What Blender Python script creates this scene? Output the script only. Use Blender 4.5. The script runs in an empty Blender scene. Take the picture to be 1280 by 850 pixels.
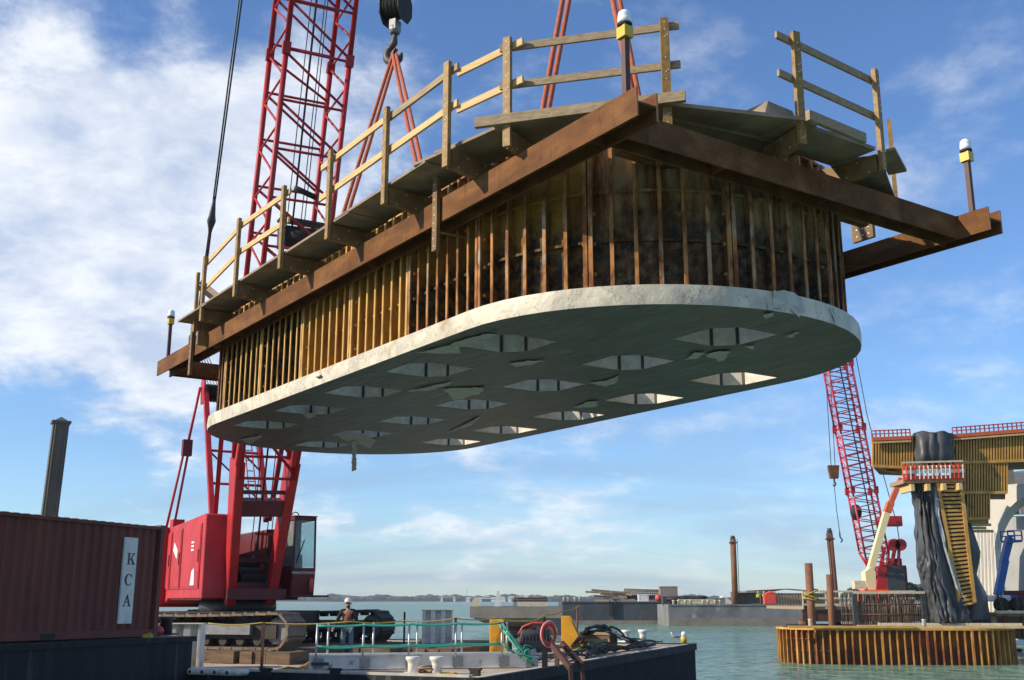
import bpy, bmesh, math, random
from mathutils import Vector, Matrix, noise as mnoise
R_ = math.radians
random.seed(7)
scene = bpy.context.scene
col = scene.collection
# ---------------------------------------------------------------- camera, world, sun
FPX, HZ, CAMH = 1360.0, 750.0, 3.6          # focal length in photo pixels, horizon row, eye height above the water
TH = math.atan((HZ - 425) / FPX)
cam_d = bpy.data.cameras.new('camera'); cam = bpy.data.objects.new('camera', cam_d); col.objects.link(cam)
cam_d.sensor_width = 36; cam_d.lens = FPX / 1280 * 36; cam_d.clip_end = 30000; cam_d.clip_start = .05
cam.location = (0, 0, CAMH); cam.rotation_euler = (math.pi / 2 + TH, 0, 0)
scene.camera = cam
scene.view_settings.view_transform = 'Standard'; scene.view_settings.look = 'None'
scene.view_settings.exposure = 0.22; scene.view_settings.gamma = 1
scene.view_settings.use_curve_mapping = False
scene.cycles.max_bounces = 6; scene.cycles.use_denoising = True
SUN_EL = 29.0
SUN = Vector((-.965, -.26, 0)).normalized() * math.cos(R_(SUN_EL)); SUN.z = math.sin(R_(SUN_EL))
sd = bpy.data.lights.new('sun', 'SUN'); sd.energy = 5.0; sd.angle = R_(.5); sd.color = (1, .86, .66)
so = bpy.data.objects.new('sun', sd); col.objects.link(so)
so.rotation_euler = SUN.to_track_quat('Z', 'Y').to_euler()

def world():
    w = bpy.data.worlds.new('World'); scene.world = w; w.use_nodes = True
    nt = w.node_tree; N = nt.nodes; L = nt.links; N.clear()
    out = N.new('ShaderNodeOutputWorld'); bg = N.new('ShaderNodeBackground'); bg.inputs[1].default_value = .125
    sky = N.new('ShaderNodeTexSky'); sky.sky_type = 'NISHITA'; sky.sun_disc = False
    sky.sun_elevation = R_(SUN_EL); sky.sun_rotation = math.atan2(SUN.x, SUN.y)
    sky.air_density = 1.0; sky.dust_density = .2; sky.ozone_density = 2.2
    tc = N.new('ShaderNodeTexCoord'); sep = N.new('ShaderNodeSeparateXYZ'); L.new(tc.outputs['Generated'], sep.inputs[0])
    def m(op, a, b=None, c=None, clamp=False):
        n = N.new('ShaderNodeMath'); n.operation = op; n.use_clamp = clamp
        for i, v in enumerate((a, b, c)):
            if v is None: continue
            if isinstance(v, (int, float)): n.inputs[i].default_value = v
            else: L.new(v, n.inputs[i])
        return n.outputs[0]
    z = m('MAXIMUM', sep.outputs[2], 0.0)
    den = m('ADD', z, .30)
    cx = m('DIVIDE', sep.outputs[0], den); cy = m('DIVIDE', sep.outputs[1], den)
    cmb = N.new('ShaderNodeCombineXYZ'); L.new(cx, cmb.inputs[0]); L.new(cy, cmb.inputs[1])
    def nz(scale, detail, rough, loc, dist=0, sc=(1, 1, 1), lac=2.1):
        mp = N.new('ShaderNodeMapping'); mp.inputs['Location'].default_value = loc; mp.inputs['Scale'].default_value = sc
        L.new(cmb.outputs[0], mp.inputs[0])
        n = N.new('ShaderNodeTexNoise'); n.inputs['Scale'].default_value = scale; n.inputs['Detail'].default_value = detail
        n.inputs['Roughness'].default_value = rough; n.inputs['Distortion'].default_value = dist
        n.inputs['Lacunarity'].default_value = lac
        L.new(mp.outputs[0], n.inputs[0]); return n.outputs['Fac']
    n1 = nz(2.1, 12, .60, (3.1, 1.7, 0), .10)
    n2 = nz(5.6, 12, .62, (8.4, 2.2, 0), .15)
    n3 = nz(1.2, 3, .5, (1.0, 5.0, 0))
    n4 = nz(1.1, 6, .55, (2.2, .4, 0), .6, (.5, 2.4, 1))
    # where the bank of cloud stands: a wide soft mass towards the upper left of the view
    def blob(d, lo, hi):
        v = Vector(d).normalized(); vm = N.new('ShaderNodeVectorMath'); vm.operation = 'DOT_PRODUCT'
        L.new(tc.outputs['Generated'], vm.inputs[0]); vm.inputs[1].default_value = v
        mr = N.new('ShaderNodeMapRange'); mr.interpolation_type = 'SMOOTHSTEP'
        mr.inputs['From Min'].default_value = lo; mr.inputs['From Max'].default_value = hi
        L.new(vm.outputs['Value'], mr.inputs['Value']); return mr.outputs[0]
    def dr(px, py):
        r = (px - 640) / FPX; u = (425 - py) / FPX
        return (r, math.cos(TH) - math.sin(TH) * u, math.sin(TH) + math.cos(TH) * u)
    b1 = blob(dr(60, 250), .962, .998); b2 = blob(dr(250, 210), .975, .999); b3 = blob(dr(620, -20), .975, .999)
    b4 = blob(dr(90, 640), .985, .999); b5 = blob(dr(1180, 380), .985, .999)
    gap = blob(dr(60, 30), .994, .9995); gap2 = blob(dr(240, 20), .995, .9997); gap3 = blob(dr(40, 560), .994, .9998)
    f = m('ADD', m('MULTIPLY', n1, .62), m('MULTIPLY', n2, .30))
    f = m('ADD', f, m('MULTIPLY', n3, .28))
    f = m('ADD', f, m('MULTIPLY', b1, .20)); f = m('ADD', f, m('MULTIPLY', b2, .13)); f = m('ADD', f, m('MULTIPLY', b3, .04))
    f = m('SUBTRACT', f, m('MULTIPLY', gap, .16)); f = m('SUBTRACT', f, m('MULTIPLY', gap2, .15)); f = m('SUBTRACT', f, m('MULTIPLY', gap3, .17))
    mr = N.new('ShaderNodeMapRange'); mr.interpolation_type = 'SMOOTHSTEP'
    mr.inputs['From Min'].default_value = .57; mr.inputs['From Max'].default_value = .75
    L.new(f, mr.inputs['Value']); mask = mr.outputs[0]
    rgt = N.new('ShaderNodeMapRange'); rgt.interpolation_type = 'SMOOTHSTEP'
    rgt.inputs['From Min'].default_value = -.12; rgt.inputs['From Max'].default_value = .22
    rgt.inputs['To Min'].default_value = 1; rgt.inputs['To Max'].default_value = .5; L.new(sep.outputs[0], rgt.inputs['Value'])
    mask = m('MULTIPLY', mask, rgt.outputs[0])
    # thin low stratus near the horizon
    mh = N.new('ShaderNodeMapRange'); mh.interpolation_type = 'SMOOTHSTEP'
    mh.inputs['From Min'].default_value = .42; mh.inputs['From Max'].default_value = .66; L.new(n4, mh.inputs['Value'])
    low = N.new('ShaderNodeMapRange'); low.interpolation_type = 'SMOOTHSTEP'
    low.inputs['From Min'].default_value = .24; low.inputs['From Max'].default_value = .02; L.new(sep.outputs[2], low.inputs['Value'])
    lowm = m('MULTIPLY', m('MULTIPLY', mh.outputs[0], low.outputs[0]), .55)
    tint = N.new('ShaderNodeMix'); tint.data_type = 'RGBA'; tint.blend_type = 'MULTIPLY'; tint.inputs['Factor'].default_value = 1
    L.new(sky.outputs[0], tint.inputs['A']); tint.inputs['B'].default_value = (.74, .95, 1.22, 1)
    mx = N.new('ShaderNodeMix'); mx.data_type = 'RGBA'
    L.new(lowm, mx.inputs['Factor']); L.new(tint.outputs['Result'], mx.inputs['A']); mx.inputs['B'].default_value = (2.3, 3.1, 4.6, 1)
    cr = N.new('ShaderNodeMix'); cr.data_type = 'RGBA'
    mr2 = N.new('ShaderNodeMapRange'); mr2.inputs['From Min'].default_value = .36; mr2.inputs['From Max'].default_value = .62
    L.new(n2, mr2.inputs['Value'])
    L.new(mr2.outputs[0], cr.inputs['Factor']); cr.inputs['A'].default_value = (4.1, 4.75, 6.0, 1); cr.inputs['B'].default_value = (7.2, 7.4, 7.6, 1)
    mx2 = N.new('ShaderNodeMix'); mx2.data_type = 'RGBA'
    L.new(m('MULTIPLY', mask, .88), mx2.inputs['Factor']); L.new(mx.outputs['Result'], mx2.inputs['A']); L.new(cr.outputs['Result'], mx2.inputs['B'])
    L.new(mx2.outputs['Result'], bg.inputs[0]); L.new(bg.outputs[0], out.inputs[0])
world()

# ---------------------------------------------------------------- helpers
def ray(px, py):
    r = (px - 640) / FPX; u = (425 - py) / FPX
    return Vector((r, math.cos(TH) - math.sin(TH) * u, math.sin(TH) + math.cos(TH) * u))
def W(px, py, Y=None, z=None):                   # photo pixel + distance (or height) -> world point
    d = ray(px, py); s = Y / d.y if Y is not None else (z - CAMH) / d.z
    return Vector((0, 0, CAMH)) + d * s

class MB:
    def __init__(s, M=None): s.v = []; s.f = []; s.mi = []; s.sm = []; s.M = M
    def add(s, vs, fs, mi=0, sm=False):
        o = len(s.v)
        s.v += [tuple(s.M @ Vector(p)) for p in vs] if s.M else [tuple(p) for p in vs]
        s.f += [tuple(i + o for i in f) for f in fs]; s.mi += [mi] * len(fs); s.sm += [sm] * len(fs)
    def box(s, c, size, rot=None, mi=0):         # rot: Matrix 3x3 or z angle
        x, y, z = (k / 2 for k in size); c = Vector(c)
        P = [Vector(q) for q in ((-x,-y,-z),(x,-y,-z),(x,y,-z),(-x,y,-z),(-x,-y,z),(x,-y,z),(x,y,z),(-x,y,z))]
        if rot is not None:
            if isinstance(rot, (int, float)): rot = Matrix.Rotation(rot, 3, 'Z')
            P = [rot @ p for p in P]
        s.add([p + c for p in P], [(0,3,2,1),(4,5,6,7),(0,1,5,4),(1,2,6,5),(2,3,7,6),(3,0,4,7)], mi)
    def bx(s, x0, x1, y0, y1, z0, z1, mi=0): s.box(((x0+x1)/2, (y0+y1)/2, (z0+z1)/2), (abs(x1-x0), abs(y1-y0), abs(z1-z0)), None, mi)
    def hexa(s, P, mi=0): s.add(P, [(0,3,2,1),(4,5,6,7),(0,1,5,4),(1,2,6,5),(2,3,7,6),(3,0,4,7)], mi)
    def bar(s, p, q, w, h=None, up=(0,0,1), mi=0):   # rectangular bar from p to q
        p = Vector(p); q = Vector(q); h = h or w; d = (q - p).normalized(); up = Vector(up)
        sx = d.cross(up)
        if sx.length < 1e-4: sx = d.cross(Vector((1,0,0)))
        sx.normalize(); sz = sx.cross(d); a = sx * w / 2; b = sz * h / 2
        s.add([p-a-b, p+a-b, p+a+b, p-a+b, q-a-b, q+a-b, q+a+b, q-a+b], [(0,1,2,3),(4,7,6,5),(0,4,5,1),(1,5,6,2),(2,6,7,3),(3,7,4,0)], mi)
    def tube(s, pts, r, n=8, mi=0, caps=True, sm=True):
        pts = [Vector(p) for p in pts]; k = len(pts); rr = r if isinstance(r, (list, tuple)) else [r] * k
        prev = None; V = []
        for i, p in enumerate(pts):
            d = (pts[min(i+1, k-1)] - pts[max(i-1, 0)]).normalized()
            if prev is None:
                a = d.cross(Vector((0,0,1)))
                if a.length < 1e-3: a = d.cross(Vector((1,0,0)))
            else: a = prev - d * prev.dot(d)
            a.normalize(); prev = a; b = d.cross(a)
            V += [p + (a * math.cos(2*math.pi*j/n) + b * math.sin(2*math.pi*j/n)) * rr[i] for j in range(n)]
        F = [(i*n+j, i*n+(j+1)%n, (i+1)*n+(j+1)%n, (i+1)*n+j) for i in range(k-1) for j in range(n)]
        s.add(V, F, mi, sm)
        if caps:
            o = len(s.v)
            s.add([s_ for s_ in V[:n]], [tuple(range(n-1,-1,-1))], mi); s.add(V[-n:], [tuple(range(n))], mi)
    def prism(s, poly, p0, ex, ey, ez, mi=0):     # polygon (2d) in plane ex,ey extruded along ez vector
        p0 = Vector(p0); ex = Vector(ex); ey = Vector(ey); ez = Vector(ez); n = len(poly)
        A = [p0 + ex*a + ey*b for a, b in poly]; s.add(A + [p + ez for p in A],
            [tuple(range(n-1,-1,-1)), tuple(range(n, 2*n))] + [(i, (i+1)%n, (i+1)%n+n, i+n) for i in range(n)], mi)
    def lathe(s, prof, c, n=16, axis=None, mi=0, sm=True):   # prof [(r,h)] about axis through c
        c = Vector(c); ax = Vector(axis or (0,0,1)).normalized(); a = ax.orthogonal().normalized(); b = ax.cross(a)
        V = [c + ax*h + (a*math.cos(2*math.pi*j/n) + b*math.sin(2*math.pi*j/n))*r for r, h in prof for j in range(n)]
        k = len(prof)
        s.add(V, [(i*n+j, i*n+(j+1)%n, (i+1)*n+(j+1)%n, (i+1)*n+j) for i in range(k-1) for j in range(n)], mi, sm)
        s.add(V[:n], [tuple(range(n-1,-1,-1))], mi); s.add(V[-n:], [tuple(range(n))], mi)
    def ball(s, c, r, sc=(1,1,1), n=12, mi=0):
        k = n//2 + 1; V = []; c = Vector(c)
        for i in range(k):
            t = math.pi * i / (k-1)
            for j in range(n):
                p = 2*math.pi*j/n; V.append(c + Vector((math.sin(t)*math.cos(p)*r*sc[0], math.sin(t)*math.sin(p)*r*sc[1], math.cos(t)*r*sc[2])))
        s.add(V, [(i*n+j, (i+1)*n+j, (i+1)*n+(j+1)%n, i*n+(j+1)%n) for i in range(k-1) for j in range(n)], mi, True)
    def build(s, name, mats, parent=None, bevel=0, fix=True):
        me = bpy.data.meshes.new(name); me.from_pydata(s.v, [], s.f)
        if not isinstance(mats, (list, tuple)): mats = [mats]
        for m in mats: me.materials.append(m)
        me.polygons.foreach_set('material_index', s.mi); me.polygons.foreach_set('use_smooth', s.sm)
        if fix:
            b = bmesh.new(); b.from_mesh(me); bmesh.ops.remove_doubles(b, verts=b.verts, dist=1e-5)
            bmesh.ops.recalc_face_normals(b, faces=b.faces); b.to_mesh(me); b.free()
        me.update()
        o = bpy.data.objects.new(name, me); col.objects.link(o)
        if parent: o.parent = parent
        if bevel:
            bv = o.modifiers.new('bevel', 'BEVEL'); bv.width = bevel; bv.segments = 1; bv.limit_method = 'ANGLE'
        return o
def tag(o, label=None, cat=None, group=None, kind=None):
    if label: o['label'] = label
    if cat: o['category'] = cat
    if group: o['group'] = group
    if kind: o['kind'] = kind
    return o
def empty(name, loc, rz=0, label=None, cat=None, group=None, sc=1):
    o = bpy.data.objects.new(name, None); col.objects.link(o); o.location = loc; o.rotation_euler.z = rz
    o.empty_display_size = .3
    if sc != 1: o.scale = (sc,)*3
    return tag(o, label, cat, group)
def copy_tree(o, parent=None):
    c = o.copy(); col.objects.link(c)
    if parent: c.parent = parent
    for ch in list(o.children): copy_tree(ch, c)
    return c

# ---------------------------------------------------------------- materials
def rgb(c): return (c[0], c[1], c[2], 1)
def mat(name, c1, c2=None, rough=.6, metal=0, scale=3, detail=6, lo=.35, hi=.65, bump=0, bscale=None, c3=None, s3=1.0, t3=(.55,.7), stretch=(1,1,1), dist=0.01, coat=0, alpha=1, trans=0, spec=.5, streak=None, vein=None):
    m = bpy.data.materials.new(name); m.use_nodes = True; nt = m.node_tree; N = nt.nodes; L = nt.links
    b = N['Principled BSDF']; b.inputs['Roughness'].default_value = rough; b.inputs['Metallic'].default_value = metal
    b.inputs['Base Color'].default_value = rgb(c1)
    if trans: b.inputs['Transmission Weight'].default_value = trans
    b.inputs['Specular IOR Level'].default_value = spec
    tc = N.new('ShaderNodeTexCoord'); mp = N.new('ShaderNodeMapping'); mp.inputs['Scale'].default_value = stretch
    L.new(tc.outputs['Object'], mp.inputs[0])
    def noise(sc, det=detail):
        n = N.new('ShaderNodeTexNoise'); n.inputs['Scale'].default_value = sc; n.inputs['Detail'].default_value = det
        n.inputs['Roughness'].default_value = .6; L.new(mp.outputs[0], n.inputs[0]); return n.outputs['Fac']
    def ramp(src, lo, hi):
        r = N.new('ShaderNodeMapRange'); r.inputs['From Min'].default_value = lo; r.inputs['From Max'].default_value = hi
        L.new(src, r.inputs['Value']); return r.outputs[0]
    def mix(f, a, bb):
        x = N.new('ShaderNodeMix'); x.data_type = 'RGBA'; L.new(f, x.inputs['Factor'])
        for k, v in (('A', a), ('B', bb)):
            if isinstance(v, tuple): x.inputs[k].default_value = rgb(v)
            else: L.new(v, x.inputs[k])
        return x.outputs['Result']
    cur = c1
    if c2 is not None: cur = mix(ramp(noise(scale), lo, hi), c1, c2)
    if c3 is not None: cur = mix(ramp(noise(s3), *t3), cur, c3)
    if streak:      # (colour, stretch, scale, lo, hi) runs and scrapes
        sc_, st_, ss_, l_, h_ = streak; mp2 = N.new('ShaderNodeMapping'); mp2.inputs['Scale'].default_value = st_; L.new(tc.outputs['Object'], mp2.inputs[0])
        n2 = N.new('ShaderNodeTexNoise'); n2.inputs['Scale'].default_value = ss_; n2.inputs['Detail'].default_value = 9; n2.inputs['Roughness'].default_value = .7; L.new(mp2.outputs[0], n2.inputs[0])
        cur = mix(ramp(n2.outputs['Fac'], l_, h_), cur, sc_)
    if vein:        # (colour, scale, half width, strength): thin wandering cracks
        n3_ = noise(vein[1], 5)
        s_ = N.new('ShaderNodeMath'); s_.operation = 'SUBTRACT'; L.new(n3_, s_.inputs[0]); s_.inputs[1].default_value = .5
        a_ = N.new('ShaderNodeMath'); a_.operation = 'ABSOLUTE'; L.new(s_.outputs[0], a_.inputs[0])
        cur = mix(ramp(a_.outputs[0], vein[2], 0), cur, vein[0])
    if not isinstance(cur, tuple): L.new(cur, b.inputs['Base Color'])
    if bump:
        bp = N.new('ShaderNodeBump'); bp.inputs['Strength'].default_value = bump; bp.inputs['Distance'].default_value = dist
        L.new(noise(bscale or scale*4), bp.inputs['Height']); L.new(bp.outputs[0], b.inputs['Normal'])
    m['_'] = 0
    return m

def panel_mat(name, top, growth_z, soft=.5, dark=(.020,.017,.014), rusty=(.17,.060,.018), rust_amt=.5, pale=1.0, dr=.6):
    """painted steel with marine growth up to a ragged tide line, rust runs"""
    m = bpy.data.materials.new(name); m.use_nodes = True; nt = m.node_tree; N = nt.nodes; L = nt.links
    b = N['Principled BSDF']; b.inputs['Roughness'].default_value = .72; b.inputs['Specular IOR Level'].default_value = .2
    tc = N.new('ShaderNodeTexCoord'); sep = N.new('ShaderNodeSeparateXYZ'); L.new(tc.outputs['Object'], sep.inputs[0])
    def noise(sc, det=8, st=(1,1,1)):
        mp = N.new('ShaderNodeMapping'); mp.inputs['Scale'].default_value = st; L.new(tc.outputs['Object'], mp.inputs[0])
        n = N.new('ShaderNodeTexNoise'); n.inputs['Scale'].default_value = sc; n.inputs['Detail'].default_value = det
        n.inputs['Roughness'].default_value = .65; L.new(mp.outputs[0], n.inputs[0]); return n.outputs['Fac']
    def mr(src, lo, hi, a=0, bb=1):
        r = N.new('ShaderNodeMapRange'); r.inputs['From Min'].default_value = lo; r.inputs['From Max'].default_value = hi
        r.inputs['To Min'].default_value = a; r.inputs['To Max'].default_value = bb; L.new(src, r.inputs['Value']); return r.outputs[0]
    def mt(op, a, bb):
        n = N.new('ShaderNodeMath'); n.operation = op
        for i, v in enumerate((a, bb)):
            if isinstance(v, (int, float)): n.inputs[i].default_value = v
            else: L.new(v, n.inputs[i])
        return n.outputs[0]
    def mix(f, a, bb):
        x = N.new('ShaderNodeMix'); x.data_type = 'RGBA'; L.new(f, x.inputs['Factor'])
        for k, v in (('A', a), ('B', bb)):
            if isinstance(v, tuple): x.inputs[k].default_value = rgb(v)
            else: L.new(v, x.inputs[k])
        return x.outputs['Result']
    c = mix(mr(noise(5), .3, .75), top, tuple(k*.68 for k in top))
    c = mix(mr(noise(1.3, 8, (2.5,2.5,.5)), .52-.12*rust_amt, .70-.10*rust_amt), c, rusty)
    z = mt('ADD', sep.outputs[2], mt('MULTIPLY', mt('SUBTRACT', noise(1.7, 9, (1,1,.8)), .5), 2.3))
    blackm = mr(z, growth_z + soft/2, growth_z - soft/2)
    spots = mr(noise(7, 10), .36, .56, .55, 1)
    dk = mix(mr(noise(14), .50, .66), dark, (.115*pale,.098*pale,.078*pale)); dk = mix(mr(noise(2.6, 9), .46, .64), dk, tuple(k*dr for k in rusty)); dk = mix(mr(noise(3.4, 9, (1.6,1.6,.4)), .60, .74), dk, (.15*pale,.10*pale,.055*pale))
    c = mix(mt('MULTIPLY', blackm, spots), c, dk)
    L.new(c, b.inputs['Base Color'])
    bp = N.new('ShaderNodeBump'); bp.inputs['Strength'].default_value = .5; bp.inputs['Distance'].default_value = .02
    L.new(noise(22), bp.inputs['Height']); L.new(bp.outputs[0], b.inputs['Normal'])
    return m

M = {}
M['mustard'] = panel_mat('mustard_panel', (.44,.235,.035), -1.0, .5, rust_amt=.15)
M['half'] = panel_mat('half_stained_panel', (.42,.23,.04), 1.55, .8, rust_amt=.0, pale=.45, dr=.2)
M['blackp'] = panel_mat('black_panel', (.36,.19,.04), 2.5, .8, rust_amt=.0, pale=.35, dr=.15)
M['dark'] = panel_mat('stained_panel', (.50,.35,.18), 1.6, .6, rust_amt=.8)
M['dark2'] = panel_mat('very_stained_panel', (.32,.19,.085), 2.1, .9, rust_amt=1.0)
M['rib_y'] = mat('rib_yellow', (.60,.38,.12), (.40,.22,.07), .6, scale=6, c3=(.16,.07,.03), s3=2, t3=(.56,.70), stretch=(1,1,.4), spec=.2)
M['rib_r'] = mat('rib_rusty', (.46,.21,.075), (.17,.065,.025), .75, scale=5, lo=.40, hi=.58, c3=(.34,.29,.21), s3=3, t3=(.55,.66), stretch=(1,1,.45), spec=.2)
M['beam'] = mat('rusted_beam', (.165,.070,.025), (.095,.042,.018), .75, 0, scale=2.6, lo=.3, hi=.7, c3=(.25,.12,.045), s3=2.2, t3=(.46,.80), bump=.25, bscale=26, stretch=(.5,1,1.4), spec=.15, streak=((.045,.022,.014),(3.0,1,.30),4.5,.55,.80))
M['beam_end'] = mat('bright_rust', (.50,.19,.07), (.36,.13,.05), .6, scale=8)
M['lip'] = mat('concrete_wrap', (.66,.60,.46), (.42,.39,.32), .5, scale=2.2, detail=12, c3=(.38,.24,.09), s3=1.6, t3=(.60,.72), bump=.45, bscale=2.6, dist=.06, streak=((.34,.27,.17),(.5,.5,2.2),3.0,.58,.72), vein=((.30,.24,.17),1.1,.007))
M['under'] = mat('underside_membrane', (.115,.120,.098), (.060,.068,.056), .42, scale=1.8, detail=11, lo=.36, hi=.64, c3=(.20,.06,.04), s3=.20, t3=(.60,.68), bump=.6, bscale=4, dist=.05, stretch=(.45,1.8,1), streak=((.24,.24,.20),(.35,2.4,1),2.2,.57,.70), vein=((.03,.03,.026),.7,.006))  # broad red tone is the crane's reflection put into the colour
M['sleeve'] = mat('pale_concrete', (.72,.69,.62), (.52,.49,.44), .8, scale=5, bump=.2)
M['film'] = mat('plastic_film', (.40,.38,.34), (.55,.53,.48), .5, scale=6, bump=.8, bscale=9, dist=.03)
M['wood'] = mat('weathered_wood', (.38,.29,.18), (.24,.17,.10), .8, scale=9, detail=8, stretch=(.25,1,3), c3=(.10,.08,.06), s3=14, t3=(.60,.72), bump=.2)
M['woodnew'] = mat('pale_lumber', (.64,.47,.22), (.48,.33,.14), .75, scale=6, detail=8, stretch=(.3,1,3), c3=(.20,.13,.07), s3=11, t3=(.64,.72), bump=.15)
M['ply'] = mat('deck_plywood', (.30,.23,.16), (.19,.14,.095), .8, scale=2.5, detail=8, bump=.1)
M['bracket'] = mat('mustard_bracket', (.24,.14,.05), (.14,.08,.03), .65, scale=3.5, c3=(.08,.045,.025), s3=9, t3=(.60,.7))
M['post'] = mat('mustard_post', (.34,.20,.045), (.20,.11,.03), .6, scale=9, c3=(.12,.06,.03), s3=16, t3=(.60,.7))
M['dot'] = mat('bolt_hole_light', (.7,.66,.55), rough=.6)
M['red'] = mat('crane_red', (.46,.013,.018), (.33,.012,.016), .5, scale=1.5, streak=((.16,.03,.025),(1.5,1.5,.4),4,.60,.74))
M['redlit'] = M['red']
M['redf'] = mat('crane_red_faded', (.50,.030,.042), (.37,.020,.028), .55, scale=1.2, detail=4, streak=((.24,.04,.035),(1.2,1.2,.3),3,.58,.72))
M['dred'] = mat('dark_red_machinery', (.13,.012,.016), (.08,.01,.012), .55, scale=3)
M['black'] = mat('black_steel', (.009,.009,.010), (.017,.016,.015), .7, scale=5)
M['dkgrey'] = mat('dark_grey_steel', (.06,.062,.065), (.035,.035,.037), .55, scale=4)
M['grey'] = mat('grey_steel', (.26,.27,.28), (.18,.18,.18), .5, .2, scale=5)
M['galv'] = mat('galvanised', (.52,.53,.53), (.40,.41,.41), .4, .5, scale=8)
M['white'] = mat('white_paint', (.76,.75,.70), (.60,.58,.52), .55, scale=3, c3=(.36,.22,.12), s3=3, t3=(.60,.72))
M['rope'] = mat('steel_rope', (.045,.045,.05), rough=.5, metal=.4)
M['sling'] = mat('orange_sling', (.46,.12,.055), (.32,.075,.035), .8, scale=12, bump=.3)
M['track'] = mat('track_shoe', (.23,.17,.12), (.13,.10,.075), .8, scale=5, c3=(.30,.16,.08), s3=2, t3=(.55,.7))
M['trackd'] = mat('track_dark', (.03,.028,.026), (.055,.045,.036), .75, scale=5)
M['timber'] = mat('mat_timber', (.19,.12,.07), (.095,.065,.042), .85, scale=5, detail=9, stretch=(.3,.3,2), c3=(.035,.028,.02), s3=3, t3=(.56,.68), bump=.4)
M['container'] = mat('container_maroon', (.185,.056,.045), (.13,.042,.035), .6, scale=1.2, detail=8, c3=(.055,.028,.024), s3=6, t3=(.60,.78), stretch=(1,1,.3), spec=.25, streak=((.20,.085,.05),(1,1,.25),2.2,.62,.72))
M['sign'] = mat('sign_white', (.76,.77,.76), (.62,.62,.60), .55, scale=2.5, c3=(.36,.30,.24), s3=5, t3=(.64,.74))
M['letter'] = mat('sign_letter', (.075,.03,.02), rough=.6)
M['hull'] = mat('barge_black', (.014,.018,.022), (.026,.031,.037), .7, scale=2, detail=9, c3=(.13,.13,.13), s3=2.0, t3=(.60,.76), stretch=(2.2,2.2,.18), spec=.2)
M['hullb'] = mat('barge_hull_dark', (.012,.014,.018), (.020,.023,.028), .85, scale=2, spec=.15, streak=((.055,.052,.05),(2.2,2.2,.2),1.5,.58,.74))
M['deck'] = mat('deck_concrete', (.52,.44,.33), (.36,.30,.22), .8, scale=1.1, detail=9, c3=(.18,.13,.09), s3=2.2, t3=(.60,.72))
M['deckedge'] = mat('coaming_white', (.62,.58,.50), (.45,.40,.33), .7, scale=3, c3=(.25,.15,.09), s3=4, t3=(.62,.72))
M['yellow'] = mat('safety_yellow', (.72,.36,.015), (.60,.28,.02), .5, scale=2.5, c3=(.25,.12,.05), s3=8, t3=(.68,.74))
M['teal'] = mat('teal_rope', (.05,.42,.30), (.035,.30,.22), .7, scale=20, bump=.5)
M['yrope'] = mat('yellow_rope', (.52,.38,.06), (.35,.26,.06), .8, scale=20)
M['lifered'] = mat('life_ring', (.58,.075,.05), (.5,.05,.04), .5, scale=5)
M['brown'] = mat('brown_steel', (.10,.042,.032), (.07,.03,.024), .6, scale=6)
M['cream'] = mat('cream_paint', (.66,.60,.44), (.5,.44,.30), .6, scale=5, c3=(.25,.16,.09), s3=6, t3=(.62,.72))
M['glass'] = mat('cab_glass', (.02,.035,.035), rough=.06)
M['yellowlamp'] = mat('yellow_plastic', (.62,.42,.03), rough=.4)
M['lens'] = mat('clear_lens', (.80,.84,.86), rough=.15)
M['pile'] = mat('rust_pile', (.24,.10,.045), (.15,.062,.03), .75, scale=2, c3=(.10,.045,.03), s3=1, t3=(.5,.7), stretch=(1,1,.35))
M['gpile'] = mat('green_grey_pile', (.115,.12,.095), (.08,.085,.07), .7, scale=2, stretch=(1,1,.3), c3=(.05,.045,.04), s3=3, t3=(.6,.7))
M['bargegrey'] = mat('far_barge_grey', (.22,.225,.225), (.12,.125,.13), .7, scale=.35, detail=9, c3=(.26,.20,.15), s3=.8, t3=(.58,.70), stretch=(1,1,.7), streak=((.32,.33,.34),(1,1,.5),.45,.60,.70))
M['bargenavy'] = mat('far_barge_navy', (.062,.072,.085), (.040,.046,.055), .7, scale=.5, detail=9, c3=(.17,.13,.09), s3=1.1, t3=(.60,.70), stretch=(1,1,.6), streak=((.13,.065,.03),(1,1,.3),.6,.60,.72))
M['bargepale'] = mat('pale_band', (.26,.22,.18), (.18,.16,.13), .8, scale=.6, detail=8)
M['tarp'] = mat('black_tarp', (.030,.032,.034), (.085,.088,.092), .42, scale=.8, bump=.5, bscale=1.8, dist=.10, stretch=(1.6,1.6,.45), spec=.35)
M['tarpl'] = mat('pale_tarp', (.42,.44,.46), (.22,.24,.26), .35, scale=.9, bump=.6, bscale=2, dist=.1)
M['formy'] = mat('form_yellow', (.60,.34,.08), (.44,.23,.05), .6, scale=1.5, detail=6, c3=(.14,.07,.03), s3=.9, t3=(.60,.72))
M['formd'] = mat('form_plate', (.15,.075,.022), (.09,.045,.016), .7, scale=1.5)
M['archc'] = mat('arch_concrete', (.56,.54,.49), (.46,.44,.40), .8, scale=.5, detail=8)
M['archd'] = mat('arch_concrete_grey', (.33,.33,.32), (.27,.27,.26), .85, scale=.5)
M['orange'] = mat('orange_paint', (.62,.13,.035), (.5,.10,.03), .5, scale=3)
M['liftc'] = mat('lift_cream', (.70,.62,.36), rough=.5)
M['blue'] = mat('lift_blue', (.02,.12,.42), (.016,.09,.33), .45, scale=3)
M['rebar'] = mat('rebar', (.085,.06,.048), (.14,.09,.06), .8, scale=4)
M['tree'] = mat('shore_trees', (.030,.048,.030), (.05,.075,.042), .9, scale=.05, detail=6)
M['bldg'] = mat('shore_white', (.72,.70,.66), rough=.8)
M['skin'] = mat('skin', (.42,.20,.13), rough=.55)
M['jeans'] = mat('blue_jeans', (.07,.11,.16), (.12,.17,.22), .9, scale=14)
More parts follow.
